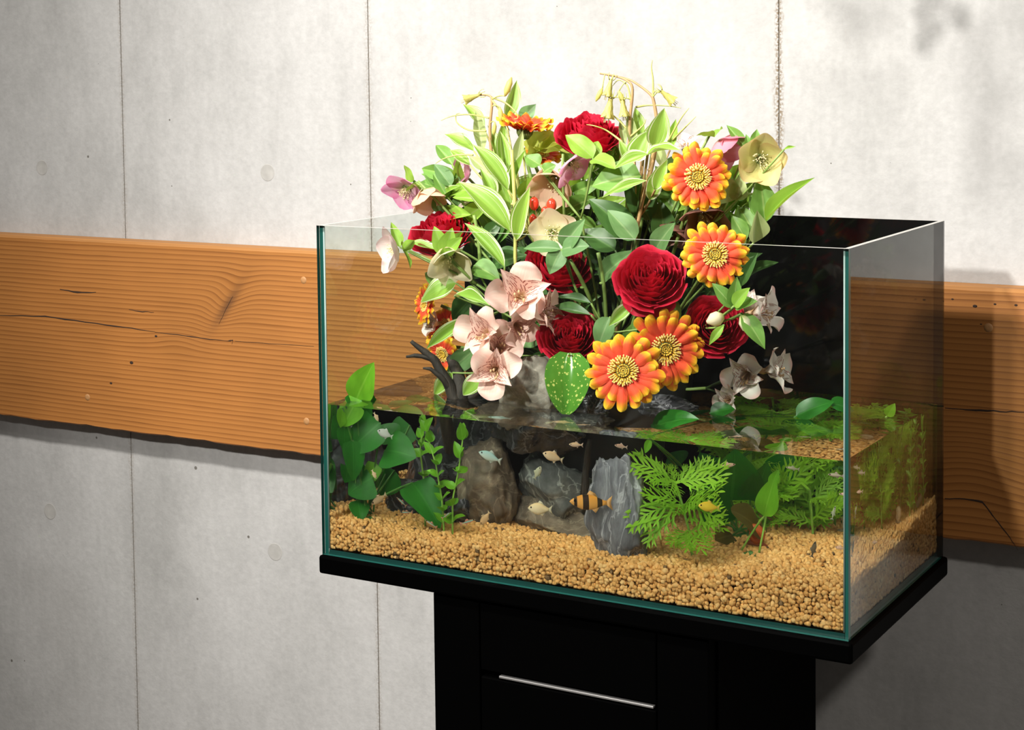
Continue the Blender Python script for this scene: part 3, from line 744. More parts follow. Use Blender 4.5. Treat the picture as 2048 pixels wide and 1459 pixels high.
def rose(px, py, Y, rpx, kab, label, hang=False, group='dark red roses in the bouquet'):
    P = at(px, py, Y); R = rpx*px_at(P)*0.93; n = facing(P, kab)
    t = thing('rose', label, 'flower', P, group); F0 = frame(n.orthogonal(), n); rot0 = random.uniform(0, 6)
    for li in range(len(ROSE)):
        for i in range(RCNT[li]):
            ph = rot0+li*1.1+2*math.pi*i/RCNT[li]+random.uniform(-.15, .15)
            Rz = Matrix.Rotation(ph, 3, 'Z'); tilt = Matrix.Rotation(random.uniform(-.05, .05), 3, 'Y')
            put('petal', rose_petal(li, random.randint(0, 2)), t, P, F0@Rz@tilt, (R, R, R*random.uniform(.94, 1.06)))
    X, Yv = F0.col[0], F0.col[1]
    if hang:
        # loose guard petals drooping under the bloom
        for s in (-.45, .35):
            d = -_u+_r*s
            b = P-n*(.25*R)+d.normalized()*(.35*R)
            leaf(t, blade('obov', MP['rose'], 8, 9, cup=.35, bend=-.5, wave=.1, seed=int(s*10)), b, b+d.normalized()*(.98*R)+n*(.12*R), 1.05*R, n, 'petal')
    g = G()
    for i in range(5):
        a = 2*math.pi*i/5; d = X*math.cos(a)+Yv*math.sin(a)
        g.tube([P-n*(.80*R), P-n*(.86*R)+d*(.25*R), P-n*(.80*R)+d*(.6*R)], [.10*R, .07*R, .01*R], 5, flat=.4)
    g.build('calyx', M_CAL, t); to_core(t, P-n*(.75*R), n, 0.0022, M_STEMD)
    return t

# ---- hellebore
def hellebore(px, py, Y, rpx, kab, kind, label, cup=0.55, bracts=0, group=None, stem_m=None):
    P = at(px, py, Y); R = 1.2*rpx*px_at(P); n = facing(P, kab)
    t = thing('hellebore', label, 'flower', P, group or 'nodding hellebores in the bouquet')
    F = frame(n.orthogonal(), n); X, Yv = F.col[0], F.col[1]; rot0 = random.uniform(0, 6); b0 = P-n*(.42*R)
    for i in range(5):
        ph = rot0+2*math.pi*i*2/5; d = X*math.cos(ph)+Yv*math.sin(ph); e = cup+(0.10 if i % 2 else 0)+random.uniform(-.08, .08)
        dr = d*math.cos(e)+n*math.sin(e); nr = n*math.cos(e)-d*math.sin(e)
        me = blade('broad', MP[kind], 8, 10, cup=.30, bend=-.55, wave=.06, seed=i % 3)
        l = 1.08*R*random.uniform(.93, 1.05)
        put('sepal', me, t, b0+d*(.04*R)+n*(.02*i*R), frame(dr, nr+(d.cross(n))*random.uniform(-.25, .25)), (1.16*R, l, l))
    g = G()
    for i in range(26):
        ph = random.uniform(0, 6.28); q = random.uniform(.05, .30); d = X*math.cos(ph)+Yv*math.sin(ph)
        a = b0+d*(.05*R)+n*(.03*R); c = b0+d*(q*R)+n*(random.uniform(.30, .48)*R)
        g.tube([a, (a+c)/2+d*(.02*R), c], .008*R, 4); g.ball(c, .026*R, 5, 4)
    g.build('stamens', M_STAM, t)
    g = G()
    for i in range(12):
        ph = 2*math.pi*i/12; d = X*math.cos(ph)+Yv*math.sin(ph); g.tube([b0+d*(.06*R)+n*(.03*R), b0+d*(.17*R)+n*(.12*R)], [.03*R, .045*R], 5)
    g.build('nectaries', M_CAL, t)
    for i in range(bracts):
        ph = rot0+.6+2*math.pi*i/bracts; d = X*math.cos(ph)+Yv*math.sin(ph)
        bb = b0-n*(.18*R); tipp = bb+d*(.75*R)-n*(.25*R)
        leaf(t, blade('ovate', ML['bright'], 6, 10, fold=.25, bend=.4, wave=.1, seed=i % 3), bb, tipp, .42*R, -n+d*.5+_u, 'bract')
    to_core(t, b0, n, 0.0016, stem_m or M_STEM)
    return t

# ---- alstroemeria
def alstro_blossom(t, P, R, n, pale=False):
    """blossom mesh (throat and stamens) with its six tepals as sub-parts"""
    F = frame(n.orthogonal(), n); X, Yv = F.col[0], F.col[1]; b0 = P-n*(.55*R); g = G()
    g.tube([b0-n*(.25*R), b0-n*(.08*R), b0+n*(.08*R)], [.05*R, .11*R, .09*R], 8)
    for i in range(6):
        ph = random.uniform(0, 6.28); d = X*math.cos(ph)+Yv*math.sin(ph)
        c = b0+n*(random.uniform(.55, .75)*R)+d*(.13*R)-_u*(.12*R)
        g.tube(curve_pts(b0, c, d*(.06*R), 5), .014*R, 5); g.ball(c, .035*R, 6, 5, sc=(1, 1, 1.5))
    bl = g.build('blossom', plain('alstro_throat', (0.62, 0.40, 0.22), 0.5) if 'alstro_throat' not in bpy.data.materials else bpy.data.materials['alstro_throat'], t)
    rot0 = random.uniform(0, 6); so, si = ('w_out', 'w_in') if pale else ('a_out', 'a_in')
    for i in range(6):
        outer = i % 2 == 0; ph = rot0+2*math.pi*i/6; d = X*math.cos(ph)+Yv*math.sin(ph)
        e = random.uniform(.62, .78) if outer else random.uniform(.72, .92)
        dr = d*math.cos(e)+n*math.sin(e); nr = n*math.cos(e)-d*math.sin(e)
        if outer: me = blade('obov', MP[so], 8, 10, cup=.22, bend=.85, wave=.34, seed=i, freq=8); wdt = .84*R
        else: me = blade('lance', MP[si], 8, 10, cup=.30, bend=.8, wave=.16, seed=i); wdt = .56*R
        l = 1.12*R*random.uniform(.92, 1.05)
        put('tepal', me, bl, b0+d*(.03*R), frame(dr, nr), (wdt, l, l))
    return bl
def alstroemeria(blooms, label, pale=False, group='alstroemeria stems in the bouquet', buds=()):
    P0 = at(blooms[0][0], blooms[0][1], blooms[0][2])
    ctr = sum((at(b[0], b[1], b[2]) for b in blooms), Vector((0, 0, 0)))/len(blooms); node = ctr.lerp(CORE, .35)+V(0, .02, -.01)
    t = thing('alstroemeria', label, 'flower', node, group)
    for (px, py, Y, rpx, kab) in blooms:
        P = at(px, py, Y); R = rpx*px_at(P); n = facing(P, kab)
        alstro_blossom(t, P, R, n, pale); stem(t, P-n*(.75*R), node, -n*.012, .0012, M_STEMD if pale else M_STEM, 'pedicel', 6)
    for (px, py, Y, rpx, ex, ey) in buds:
        P = at(px, py, Y); R = rpx*px_at(P); tip = P+(_r*ex-_u*ey)*R
        G().tube([P, P.lerp(tip, .3), P.lerp(tip, .65), tip], [.18*R, .42*R, .40*R, .08*R], 8).build('bud', MP['h_cream'], t)
        stem(t, P, node, V(0, 0, .01), .0011, M_STEM, 'pedicel', 6)
    stem(t, node, CORE, V(0, .01, -.01), .0018, M_STEM, 'stem', 6)
    return t

# ---- foliage sprig: leaves given by their base and tip
def sprig(name, label, leaves, cat='foliage', group='foliage in the bouquet', stem_m=None, root=None, rad=.0014):
    """leaves: (kind, material, bx, by, bY, tx, ty, tY, width_px, (k,a,b), bend, fold, wave)"""
    bases = [at(l[2], l[3], l[4]) for l in leaves]; c = sum(bases, Vector((0, 0, 0)))/len(bases)
    rt = CORE if root is None else root
    t = thing(name, label, cat, c, group)
    for k, l in enumerate(leaves):
        b = bases[k]; tip = at(l[5], l[6], l[7]); wd = l[8]*px_at(b); n = facing((b+tip)/2, l[9])
        bend, fold, wave = (l[10:13] if len(l) > 10 else (.5, .2, .06))
        leaf(t, blade(l[0], ML[l[1]], 8, 12, fold=fold, bend=bend, wave=wave, seed=k % 4), b, tip, wd, n)
        stem(t, b, c.lerp(rt, .25), V(0, .004, -.004), rad*.8, stem_m or M_STEM, 'petiole', 6)
    stem(t, c.lerp(rt, .25), rt, V(0, .012, .0), rad, stem_m or M_STEM, 'stem', 8)
    return t
# ------------------------------------------------------------------ the bouquet
gerbera(1395, 355, .12, 67, (1, .10, .12), 'orange gerbera with yellow petal tips, beside the olive hellebore above the rim')
gerbera(1430, 509, .095, 66, (1, .05, .08), 'orange gerbera right of the large open red rose, crossed by the glass rim')
gerbera(1247, 742, .045, 77, (1, -.08, .10), 'lowest front orange gerbera, nearly touching the water')
gerbera(1330, 697, .080, 78, (1, .20, -.16), 'half shaded orange gerbera tucked under the large red rose', closed=.12)
gerbera(1050, 258, .17, 58, (.22, .10, 1.0), 'orange gerbera seen from the side at the top left', closed=.38)
gerbera(1082, 312, .20, 42, (.5, .10, .9), 'small orange gerbera half hidden under the lime bract', closed=.2)
gerbera(853, 608, .165, 40, (.5, -1, .1), 'orange gerbera turned left beside the pale alstroemeria at the left edge', closed=.15)
gerbera(893, 655, .185, 46, (.6, -.6, .35), 'yellow orange gerbera low on the left behind the long pointed leaf', closed=.3)
gerbera(888, 706, .165, 42, (.6, -.5, -.3), 'orange gerbera just above the driftwood', closed=.1)

rose(1176, 264, .18, 62, (.50, 0, .85), 'red rose at the very top of the bouquet')
rose(1300, 552, .080, 66, (.85, -.05, .55), 'large open red rose in the centre with drooping outer petals', hang=True)
rose(1139, 670, .100, 58, (.85, 0, .45), 'deep red rose above the speckled leaf')
rose(1432, 650, .115, 58, (.95, .10, .25), 'deep red rose on the right behind the cream buds')
rose(880, 462, .150, 60, (.45, -.20, .85), 'red rose at the left edge crossed by the glass rim')
rose(1118, 524, .150, 62, (.70, .10, .55), 'dark red rose half hidden behind hellebore leaves')

hellebore(806, 388, .160, 43, (.50, -.35, -.55), 'h_pink', 'pink hellebore nodding at the far left above the rim', .35, 2)
hellebore(853, 396, .150, 42, (.35, .35, -.70), 'h_peach', 'dusky peach hellebore hanging beside the leftmost pink one', .75, 1)
hellebore(778, 503, .080, 42, (.35, -.80, -.05), 'h_pale', 'pale pink hellebore facing left inside the glass', .55, 3)
hellebore(903, 525, .110, 50, (.62, .05, -.70), 'h_cream', 'cream bell hellebore with pink rim above the pink alstroemeria', .70, 3)
hellebore(1107, 464, .115, 47, (.9, .05, .10), 'h_cream', 'cream hellebore in the middle with green leaves beneath', .62, 0)
hellebore(1153, 335, .130, 42, (.35, .45, -.45), 'h_pink', 'lilac pink hellebore hanging below the top rose', .30, 0)
hellebore(1107, 372, .150, 52, (.55, -.20, -.60), 'h_peach', 'peach hellebore above the red berries', .75, 0)
hellebore(926, 340, .190, 33, (.35, -.70, .10), 'h_pink', 'small pink hellebore behind striped leaves on the left', .7, 0)
hellebore(1453, 298, .170, 50, (.35, .55, -.55), 'h_rose', 'rose red hellebore above the upper gerbera', .72, 2)
hellebore(1522, 320, .150, 50, (1, .12, -.12), 'h_olive', 'olive cream hellebore facing the viewer at the right edge', .62, 2)
hellebore(1407, 442, .160, 52, (.60, .15, -.60), 'h_brown', 'dark brown hellebore between the two upper gerberas', .70, 0)
hellebore(1346, 462, .165, 38, (.50, -.20, -.70), 'h_brown', 'small brown hellebore left of the dark brown one', .8, 0)
hellebore(938, 398, .200, 46, (.35, .0, -.90), 'h_pale', 'pale peach hellebore hanging behind the left striped leaf', .85, 0)
hellebore(1228, 308, .210, 36, (.6, .0, -.4), 'h_peach', 'small peach hellebore right of the top rose', .7, 0)

alstroemeria([(1040, 585, .072, 78, (.95, -.05, .25)), (1095, 622, .085, 62, (.45, .75, .05)), (962, 662, .072, 66, (.75, -.50, .15)), (1040, 655, .078, 50, (.8, .35, -.25)), (988, 740, .058, 66, (.95, -.10, -.05)), (1000, 690, .085, 56, (.7, .2, .3))],
             'pink alstroemeria cluster with brown streaks left of the deep red rose')
alstroemeria([(1532, 622, .150, 58, (.50, .80, .10)), (1497, 605, .165, 46, (.3, -.1, .9))], 'white alstroemeria right of the right-hand rose', pale=True,
             buds=((1447, 632, .085, 34, -1.0, .35), (1484, 630, .09, 34, .55, 1.1)))
alstroemeria([(1558, 738, .185, 58, (.50, .80, .10)), (1488, 752, .170, 58, (.75, -.25, -.25)), (1452, 800, .165, 36, (.70, -.45, .0))], 'shaded white alstroemeria cluster low in front of the black pane', pale=True)
alstroemeria([(862, 645, .175, 36, (.4, -.75, .1))], 'whitish alstroemeria blossom between the left gerberas', pale=True)
alstroemeria([(1372, 288, .245, 40, (.5, .1, .8))], 'pale pink alstroemeria behind the upper gerbera', pale=True)

# striped Solomon's-seal shoots on the left
K = (.9, 0, .45)
sprig('striped_leaf_shoot', 'tall striped leaves rising at the upper left of the bouquet', [
  ('lance', 'var', 1016, 380, .13, 945, 288, .12, 40, (.9, .35, .35), .5, .25, .05), ('lance', 'var', 1020, 462, .12, 917, 363, .11, 54, (.9, .35, .35), .6, .25, .05),
  ('lance', 'var', 1033, 480, .12, 1060, 373, .12, 38, (.9, -.3, .2), .4, .25, .05), ('lance', 'var', 1024, 388, .14, 1052, 297, .14, 26, (.8, -.5, .2), .3, .35, .05),
  ('lance', 'var', 1012, 350, .14, 1000, 262, .15, 24, (.8, .3, .2), .3, .35, .05), ('lance', 'var', 948, 302, .18, 889, 268, .18, 36, (.7, .2, .7), .4, .2, .05),
  ('lance', 'var', 968, 258, .19, 926, 208, .2, 34, (.8, .4, .3), .4, .3, .05), ('lance', 'grey', 1040, 245, .2, 1072, 208, .21, 32, K, .3, .2, .05),
  ('lance', 'var', 996, 330, .16, 975, 250, .17, 26, (.8, .5, .2), .3, .3, .05), ('lance', 'var', 1020, 420, .15, 990, 350, .15, 34, K, .4, .3, .05)], stem_m=M_STEMY)
sprig('striped_leaf_shoot', 'striped leaves on the left below the red rose', [
  ('lance', 'var', 1009, 534, .10, 929, 446, .10, 34, (.9, .3, .3), .5, .25, .05), ('lance', 'var', 880, 503, .12, 808, 486, .12, 22, (.6, 0, .8), .3, .2, .05),
  ('ovate', 'var', 912, 566, .12, 842, 604, .11, 52, (.8, -.2, .6), .5, .2, .05), ('lance', 'var', 908, 592, .10, 980, 611, .09, 30, (.8, .0, .6), .6, .3, .15),
  ('lance', 'var', 936, 636, .11, 853, 697, .10, 28, (.8, .4, .5), .3, .3, .05), ('ovate', 'mid', 948, 530, .13, 1000, 560, .13, 46, K, .5, .2, .05),
  ('ovate', 'mid', 890, 570, .15, 850, 545, .15, 40, K, .5, .2, .05), ('ovate', 'dark', 940, 600, .15, 905, 640, .15, 46, K, .5, .2, .05), ('lance', 'var', 950, 640, .14, 893, 676, .13, 24, K, .4, .3, .05)])
sprig('striped_leaf_shoot', 'striped leaves low on the left at the water beside the driftwood', [
  ('ovate', 'var', 962, 752, .085, 926, 790, .080, 36, (.8, .3, .5), .6, .2, .05), ('ovate', 'var', 905, 745, .11, 868, 790, .11, 32, (.9, 0, .3), .4, .2, .05), ('ovate', 'grey', 948, 700, .13, 895, 745, .13, 44, (.9, .3, .3), .4, .2, .1)])
sprig('hellebore_leaf_sprig', 'green palmate leaves over the left red rose', [
  ('ovate', 'bright', 888, 508, .105, 868, 452, .10, 34, (.9, 0, .3), .4, .2, .05), ('ovate', 'bright', 890, 508, .105, 905, 455, .10, 38, (.9, 0, .3), .4, .2, .05), ('ovate', 'bright', 893, 506, .105, 925, 474, .10, 30, (.9, 0, .3), .4, .2, .05), ('ovate', 'bright', 800, 494, .12, 782, 444, .12, 24, (.9, .3, .1), -.3, .3, .05)])
sprig('hellebore_leaf_sprig', 'grey green palmate leaf spreading in front of the half hidden rose', [
  ('ovate', 'grey', 1122, 498, .085, 1047, 497, .08, 30, (.9, 0, .5), .4, .2, .05), ('ovate', 'grey', 1121, 500, .085, 1099, 548, .075, 42, (.95, 0, .3), .4, .2, .05), ('ovate', 'grey', 1124, 498, .085, 1179, 492, .085, 46, (.9, 0, .4), .5, .2, .05), ('ovate', 'grey', 1126, 495, .09, 1170, 438, .09, 44, (.9, -.2, .2), .4, .3, .05)], stem_m=M_STEM)
sprig('hellebore_leaf_sprig', 'fresh green leaves just below the top rose', [
  ('ovate', 'bright', 1186, 316, .12, 1131, 270, .12, 46, (.8, -.1, .6), .5, .2, .1), ('ovate', 'bright', 1186, 318, .12, 1232, 338, .11, 44, (.8, .2, .6), .5, .2, .1), ('ovate', 'bright', 1184, 316, .125, 1196, 282, .14, 32, K, .4, .2, .05), ('ovate', 'mid', 1080, 330, .14, 1050, 312, .14, 34, K, .4, .2, .1), ('ovate', 'mid', 1086, 345, .14, 1112, 330, .14, 30, K, .4, .2, .1)])
sprig('striped_leaf_shoot', 'bright striped leaves at the top right centre', [
  ('ovate', 'var', 1308, 292, .13, 1329, 216, .13, 46, (.9, .15, .2), .4, .25, .05), ('lance', 'var', 1294, 311, .12, 1360, 300, .11, 28, (.7, 0, .75), .6, .3, .1), ('lance', 'var', 1296, 308, .12, 1228, 338, .11, 30, (.8, 0, .6), .5, .3, .05),
  ('lance', 'var', 1293, 361, .10, 1204, 395, .09, 22, (.8, .1, .6), .4, .2, .05), ('ovate', 'var', 1268, 322, .15, 1297, 262, .16, 46, (.9, -.1, .3), .4, .3, .05), ('lance', 'var', 1284, 282, .18, 1270, 214, .19, 26, K, .3, .3, .05),
  ('lance', 'var', 1300, 400, .13, 1325, 330, .13, 36, K, .4, .3, .05)], stem_m=M_STEMB)
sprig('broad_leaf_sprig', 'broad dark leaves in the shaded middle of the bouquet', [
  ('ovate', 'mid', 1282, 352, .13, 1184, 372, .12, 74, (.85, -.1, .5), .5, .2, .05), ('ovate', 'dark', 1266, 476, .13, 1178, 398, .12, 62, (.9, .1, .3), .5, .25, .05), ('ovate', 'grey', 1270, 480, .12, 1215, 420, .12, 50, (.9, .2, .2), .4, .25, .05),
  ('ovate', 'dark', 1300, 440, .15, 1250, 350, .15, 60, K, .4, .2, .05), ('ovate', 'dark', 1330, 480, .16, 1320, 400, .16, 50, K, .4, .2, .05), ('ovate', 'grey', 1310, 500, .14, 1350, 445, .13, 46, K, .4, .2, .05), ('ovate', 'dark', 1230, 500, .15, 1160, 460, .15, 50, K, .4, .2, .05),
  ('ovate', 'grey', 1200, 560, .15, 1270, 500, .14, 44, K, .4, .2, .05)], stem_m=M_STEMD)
sprig('pointed_leaf_sprig', 'long pointed green leaves reaching out to the right above the black pane', [
  ('lance', 'bright', 1532, 442, .15, 1630, 355, .13, 30, (.8, -.3, .5), .3, .3, .03), ('lance', 'mid', 1530, 445, .16, 1520, 352, .16, 52, (.9, .1, .2), .3, .3, .05), ('lance', 'pale', 1507, 486, .14, 1514, 420, .13, 50, (.8, .5, .2), -.4, .5, .05),
  ('lance', 'mid', 1510, 470, .16, 1475, 410, .17, 40, K, .4, .2, .05), ('lance', 'mid', 1492, 480, .15, 1463, 430, .15, 34, K, .4, .2, .1), ('lance', 'mid', 1530, 440, .17, 1500, 388, .18, 36, K, .4, .2, .1)])
sprig('hellebore_leaf_sprig', 'small upright leaves behind the rose red hellebore', [
  ('lance', 'mid', 1492, 298, .17, 1453, 250, .17, 24, K, .3, .3, .05), ('lance', 'mid', 1510, 292, .16, 1514, 258, .16, 22, K, .3, .3, .15), ('lance', 'mid', 1500, 300, .16, 1492, 268, .16, 16, K, .3, .3, .1), ('lance', 'bright', 1568, 299, .15, 1592, 293, .15, 7, K, .3, .3, .1), ('ovate', 'pale', 1455, 405, .16, 1440, 345, .15, 60, K, .5, .2, .2), ('ovate', 'pale', 1475, 400, .165, 1482, 350, .16, 40, K, .5, .2, .2)])
sprig('alstroemeria_leaf_sprig', 'whorl of small green leaves over the right-hand rose', [
  ('ovate', 'mid', 1466, 614, .085, 1424, 566, .08, 32, K, .4, .2, .05), ('ovate', 'mid', 1468, 612, .085, 1474, 553, .08, 32, K, .4, .2, .05), ('ovate', 'mid', 1470, 613, .085, 1515, 602, .08, 30, K, .4, .2, .05), ('ovate', 'bright', 1468, 612, .08, 1500, 575, .075, 30, K, .4, .2, .05), ('lance', 'mid', 1484, 626, .09, 1530, 698, .09, 38, K, .5, .2, .05), ('lance', 'bright', 1448, 650, .08, 1418, 690, .075, 18, K, .4, .2, .05), ('lance', 'dark', 1482, 572, .11, 1516, 505, .11, 22, K, .4, .2, .05)])
sprig('striped_leaf_shoot', 'pale leaf and white tipped leaf left of the large red rose', [
  ('ovate', 'grey', 1220, 634, .085, 1196, 696, .08, 46, (.9, -.3, .2), .4, .2, .05), ('lance', 'var', 1268, 606, .08, 1217, 652, .07, 28, (.8, .3, .5), .4, .3, .05), ('lance', 'dark', 1182, 630, .10, 1090, 616, .10, 26, (.7, 0, .7), .3, .2, .05), ('lance', 'dark', 1182, 606, .11, 1110, 594, .11, 22, (.7, 0, .7), .3, .2, .05), ('ovate', 'grey', 1090, 672, .12, 1040, 690, .12, 40, K, .4, .2, .05), ('lance', 'mid', 1360, 640, .11, 1335, 580, .11, 20, K, .3, .2, .05)])
sp = sprig('speckled_leaf', 'large glossy speckled leaf dipping its tip into the water', [('broad', 'speck', 1140, 706, .085, 1132, 828, .070, 92, (.95, -.05, .45), .45, .30, .02)])
sprig('grey_leaf_sprig', 'grey green leaves at the left edge above the red rose', [
  ('ovate', 'grey', 902, 372, .17, 868, 328, .17, 32, K, .3, .3, .05), ('ovate', 'mid', 895, 395, .17, 866, 347, .17, 28, K, .3, .3, .05), ('ovate', 'grey', 880, 425, .17, 872, 385, .17, 30, K, .3, .3, .05), ('ovate', 'grey', 920, 430, .18, 915, 385, .18, 36, K, .3, .3, .05), ('ovate', 'mid', 905, 330, .19, 872, 290, .2, 30, K, .3, .3, .05)])
sprig('pale_leaf_shoot', 'upright pale yellow green leaves at the very top left', [
  ('lance', 'pale', 965, 305, .17, 952, 222, .18, 26, K, .3, .3, .05), ('lance', 'var', 1002, 322, .16, 1008, 238, .16, 24, K, .3, .3, .05), ('lance', 'pale', 1032, 330, .15, 1046, 260, .15, 22, K, .3, .3, .05), ('lance', 'var', 1012, 240, .2, 1034, 160, .21, 34, (.9, .4, .2), .3, .3, .05),
  ('lance', 'var', 940, 330, .17, 900, 300, .17, 26, K, .3, .3, .05), ('lance', 'pale', 975, 345, .15, 938, 312, .15, 24, K, .3, .3, .05), ('lance', 'var', 990, 400, .14, 960, 335, .14, 30, (.9, .3, .3), .3, .3, .05), ('lance', 'bright', 965, 400, .16, 905, 395, .16, 26, K, .3, .3, .05), ('lance', 'bright', 1040, 400, .15, 1075, 350, .15, 30, K, .3, .3, .05)], stem_m=M_STEMY)
sprig('pale_leaf_shoot', 'upright pale narrow leaves right of the top rose', [
  ('lance', 'pale', 1268, 300, .17, 1256, 222, .18, 22, K, .3, .3, .05), ('lance', 'var', 1288, 300, .16, 1312, 240, .17, 26, K, .3, .3, .05), ('lance', 'pale', 1330, 340, .15, 1300, 268, .15, 24, K, .3, .3, .05), ('lance', 'var', 1262, 330, .15, 1238, 280, .15, 26, K, .3, .3, .05), ('lance', 'bright', 1340, 300, .18, 1352, 238, .19, 20, K, .3, .3, .05), ('lance', 'pale', 1250, 290, .18, 1240, 238, .19, 16, K, .3, .3, .05), ('lance', 'var', 1310, 380, .12, 1335, 318, .12, 30, K, .3, .3, .05)], stem_m=M_STEMB)
# filling of plain green leaves in the depth of the bouquet
_ks = [('dark', 'dark green inner leaves behind the large red rose', 1260, 560, .17), ('dark', 'dark green inner leaves behind the pink alstroemeria', 1100, 620, .17), ('dark', 'inner leaves deep on the left behind the cream hellebore', 990, 520, .19),
       ('dark', 'inner leaves deep behind the right-hand rose', 1400, 600, .19), ('mid', 'inner leaves behind the upper gerbera', 1340, 400, .21), ('mid', 'inner leaves behind the left striped leaves', 1000, 420, .21), ('mid', 'inner leaves behind the middle cream hellebore', 1130, 430, .20),
       ('mid', 'inner leaves at the far left between the pink hellebores', 905, 390, .19), ('mid', 'inner leaves at the right between the upper gerbera and the pointed leaves', 1465, 400, .20),
       ('dark', 'inner leaves low behind the front gerbera', 1290, 720, .18), ('dark', 'inner leaves low behind the pink alstroemeria', 1030, 700, .17), ('dark', 'inner leaves on the right below the brown hellebore', 1440, 520, .19), ('mid', 'inner leaves under the top rose', 1190, 330, .21), ('dark', 'inner leaves in the middle of the bouquet', 1190, 500, .19)]
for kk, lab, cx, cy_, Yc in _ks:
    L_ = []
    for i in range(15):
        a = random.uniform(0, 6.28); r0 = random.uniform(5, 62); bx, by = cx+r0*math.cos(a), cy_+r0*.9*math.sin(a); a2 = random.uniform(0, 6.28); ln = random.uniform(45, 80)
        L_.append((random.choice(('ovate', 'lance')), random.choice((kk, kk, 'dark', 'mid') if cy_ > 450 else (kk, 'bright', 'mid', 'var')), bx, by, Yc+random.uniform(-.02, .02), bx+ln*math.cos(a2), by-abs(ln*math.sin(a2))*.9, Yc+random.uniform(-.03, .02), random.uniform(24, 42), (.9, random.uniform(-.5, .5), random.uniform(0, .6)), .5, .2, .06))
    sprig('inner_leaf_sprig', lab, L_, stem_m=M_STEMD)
# visible bare stems
for (x0, y0, Y0, x1, y1, Y1, m, lab) in ((1140, 520, .09, 1195, 640, .13, M_STEM, 'curved bare green stem left of the large red rose'), (1196, 505, .12, 1212, 640, .13, M_STEM, 'straight bare green stem in the gap left of the large red rose'), (1023, 300, .13, 1030, 540, .12, M_STEMY, 'upright pale stem among the left striped leaves'), (948, 430, .14, 960, 540, .14, M_STEM, 'upright green stem below the pale peach hellebore'), (1312, 290, .13, 1285, 400, .13, M_STEMB, 'reddish stem of the bright striped leaves')):
    a, b = at(x0, y0, Y0), at(x1, y1, Y1)
    t = thing('cut_stem', lab, 'stem', b, 'bare stems'); G().tube(curve_pts(a, b, V(.004, 0, .004), 10)+[CORE+V(random.uniform(-.02, .02), 0, 0)], [.0021]*12, 7).build('stalk', m, t)
    g = G(); p = a.lerp(b, .45); g.ball(p, .0029, 8, 6, sc=(1, 1, .6)); g.build('node', m, t)

# lime bract, berries
P = at(1112, 292, .185)
t = thing('lime_bract', 'crinkled lime green bract behind the top gerberas', 'foliage', P, 'foliage in the bouquet')
for (bx, by, tx, ty, wd, kab) in ((1060, 312, 1142, 305, 60, (.6, 0, .8)), (1062, 308, 1100, 268, 52, (.8, -.2, .5)), (1075, 305, 1138, 285, 48, (.8, .2, .6))):
    leaf(t, blade('broad', ML['lime'], 10, 12, cup=.4, bend=.7, wave=.22, freq=16), at(bx, by, .19), at(tx, ty, .18), wd*px_at(P), facing(P, kab), 'bract')
stem(t, at(1062, 310, .19), CORE, V(0, .02, 0), .002, M_STEM)
M_BERRY = plain('berry_red', (0.72, 0.045, 0.02), 0.2, coat=0.4)
t = thing('berry_sprig', 'shiny red berries under the peach hellebore', 'berries', at(1088, 420, .15))
for (bx, by, r) in ((1068, 409, 12), (1103, 412, 12), (1090, 425, 9), (1142, 462, 10), (1066, 440, 9)):
    p = at(bx, by-2, .128); rr = r*px_at(p)
    be = G().ball(p, rr, 12, 9, sc=(.85, .85, 1.15)).build('berry', M_BERRY, t)
    G().tube([p+V(0, 0, rr*1.1), p+V(0, 0, rr*1.4)], [rr*.2, rr*.05], 5).build('tip', M_STEMB, be)
    stem(t, p, at(1088, 470, .13), V(0, 0, -.01), .0009, M_STEMB, 'pedicel', 5)
stem(t, at(1088, 470, .13), CORE, V(0, .01, 0), .0014, M_STEMB)

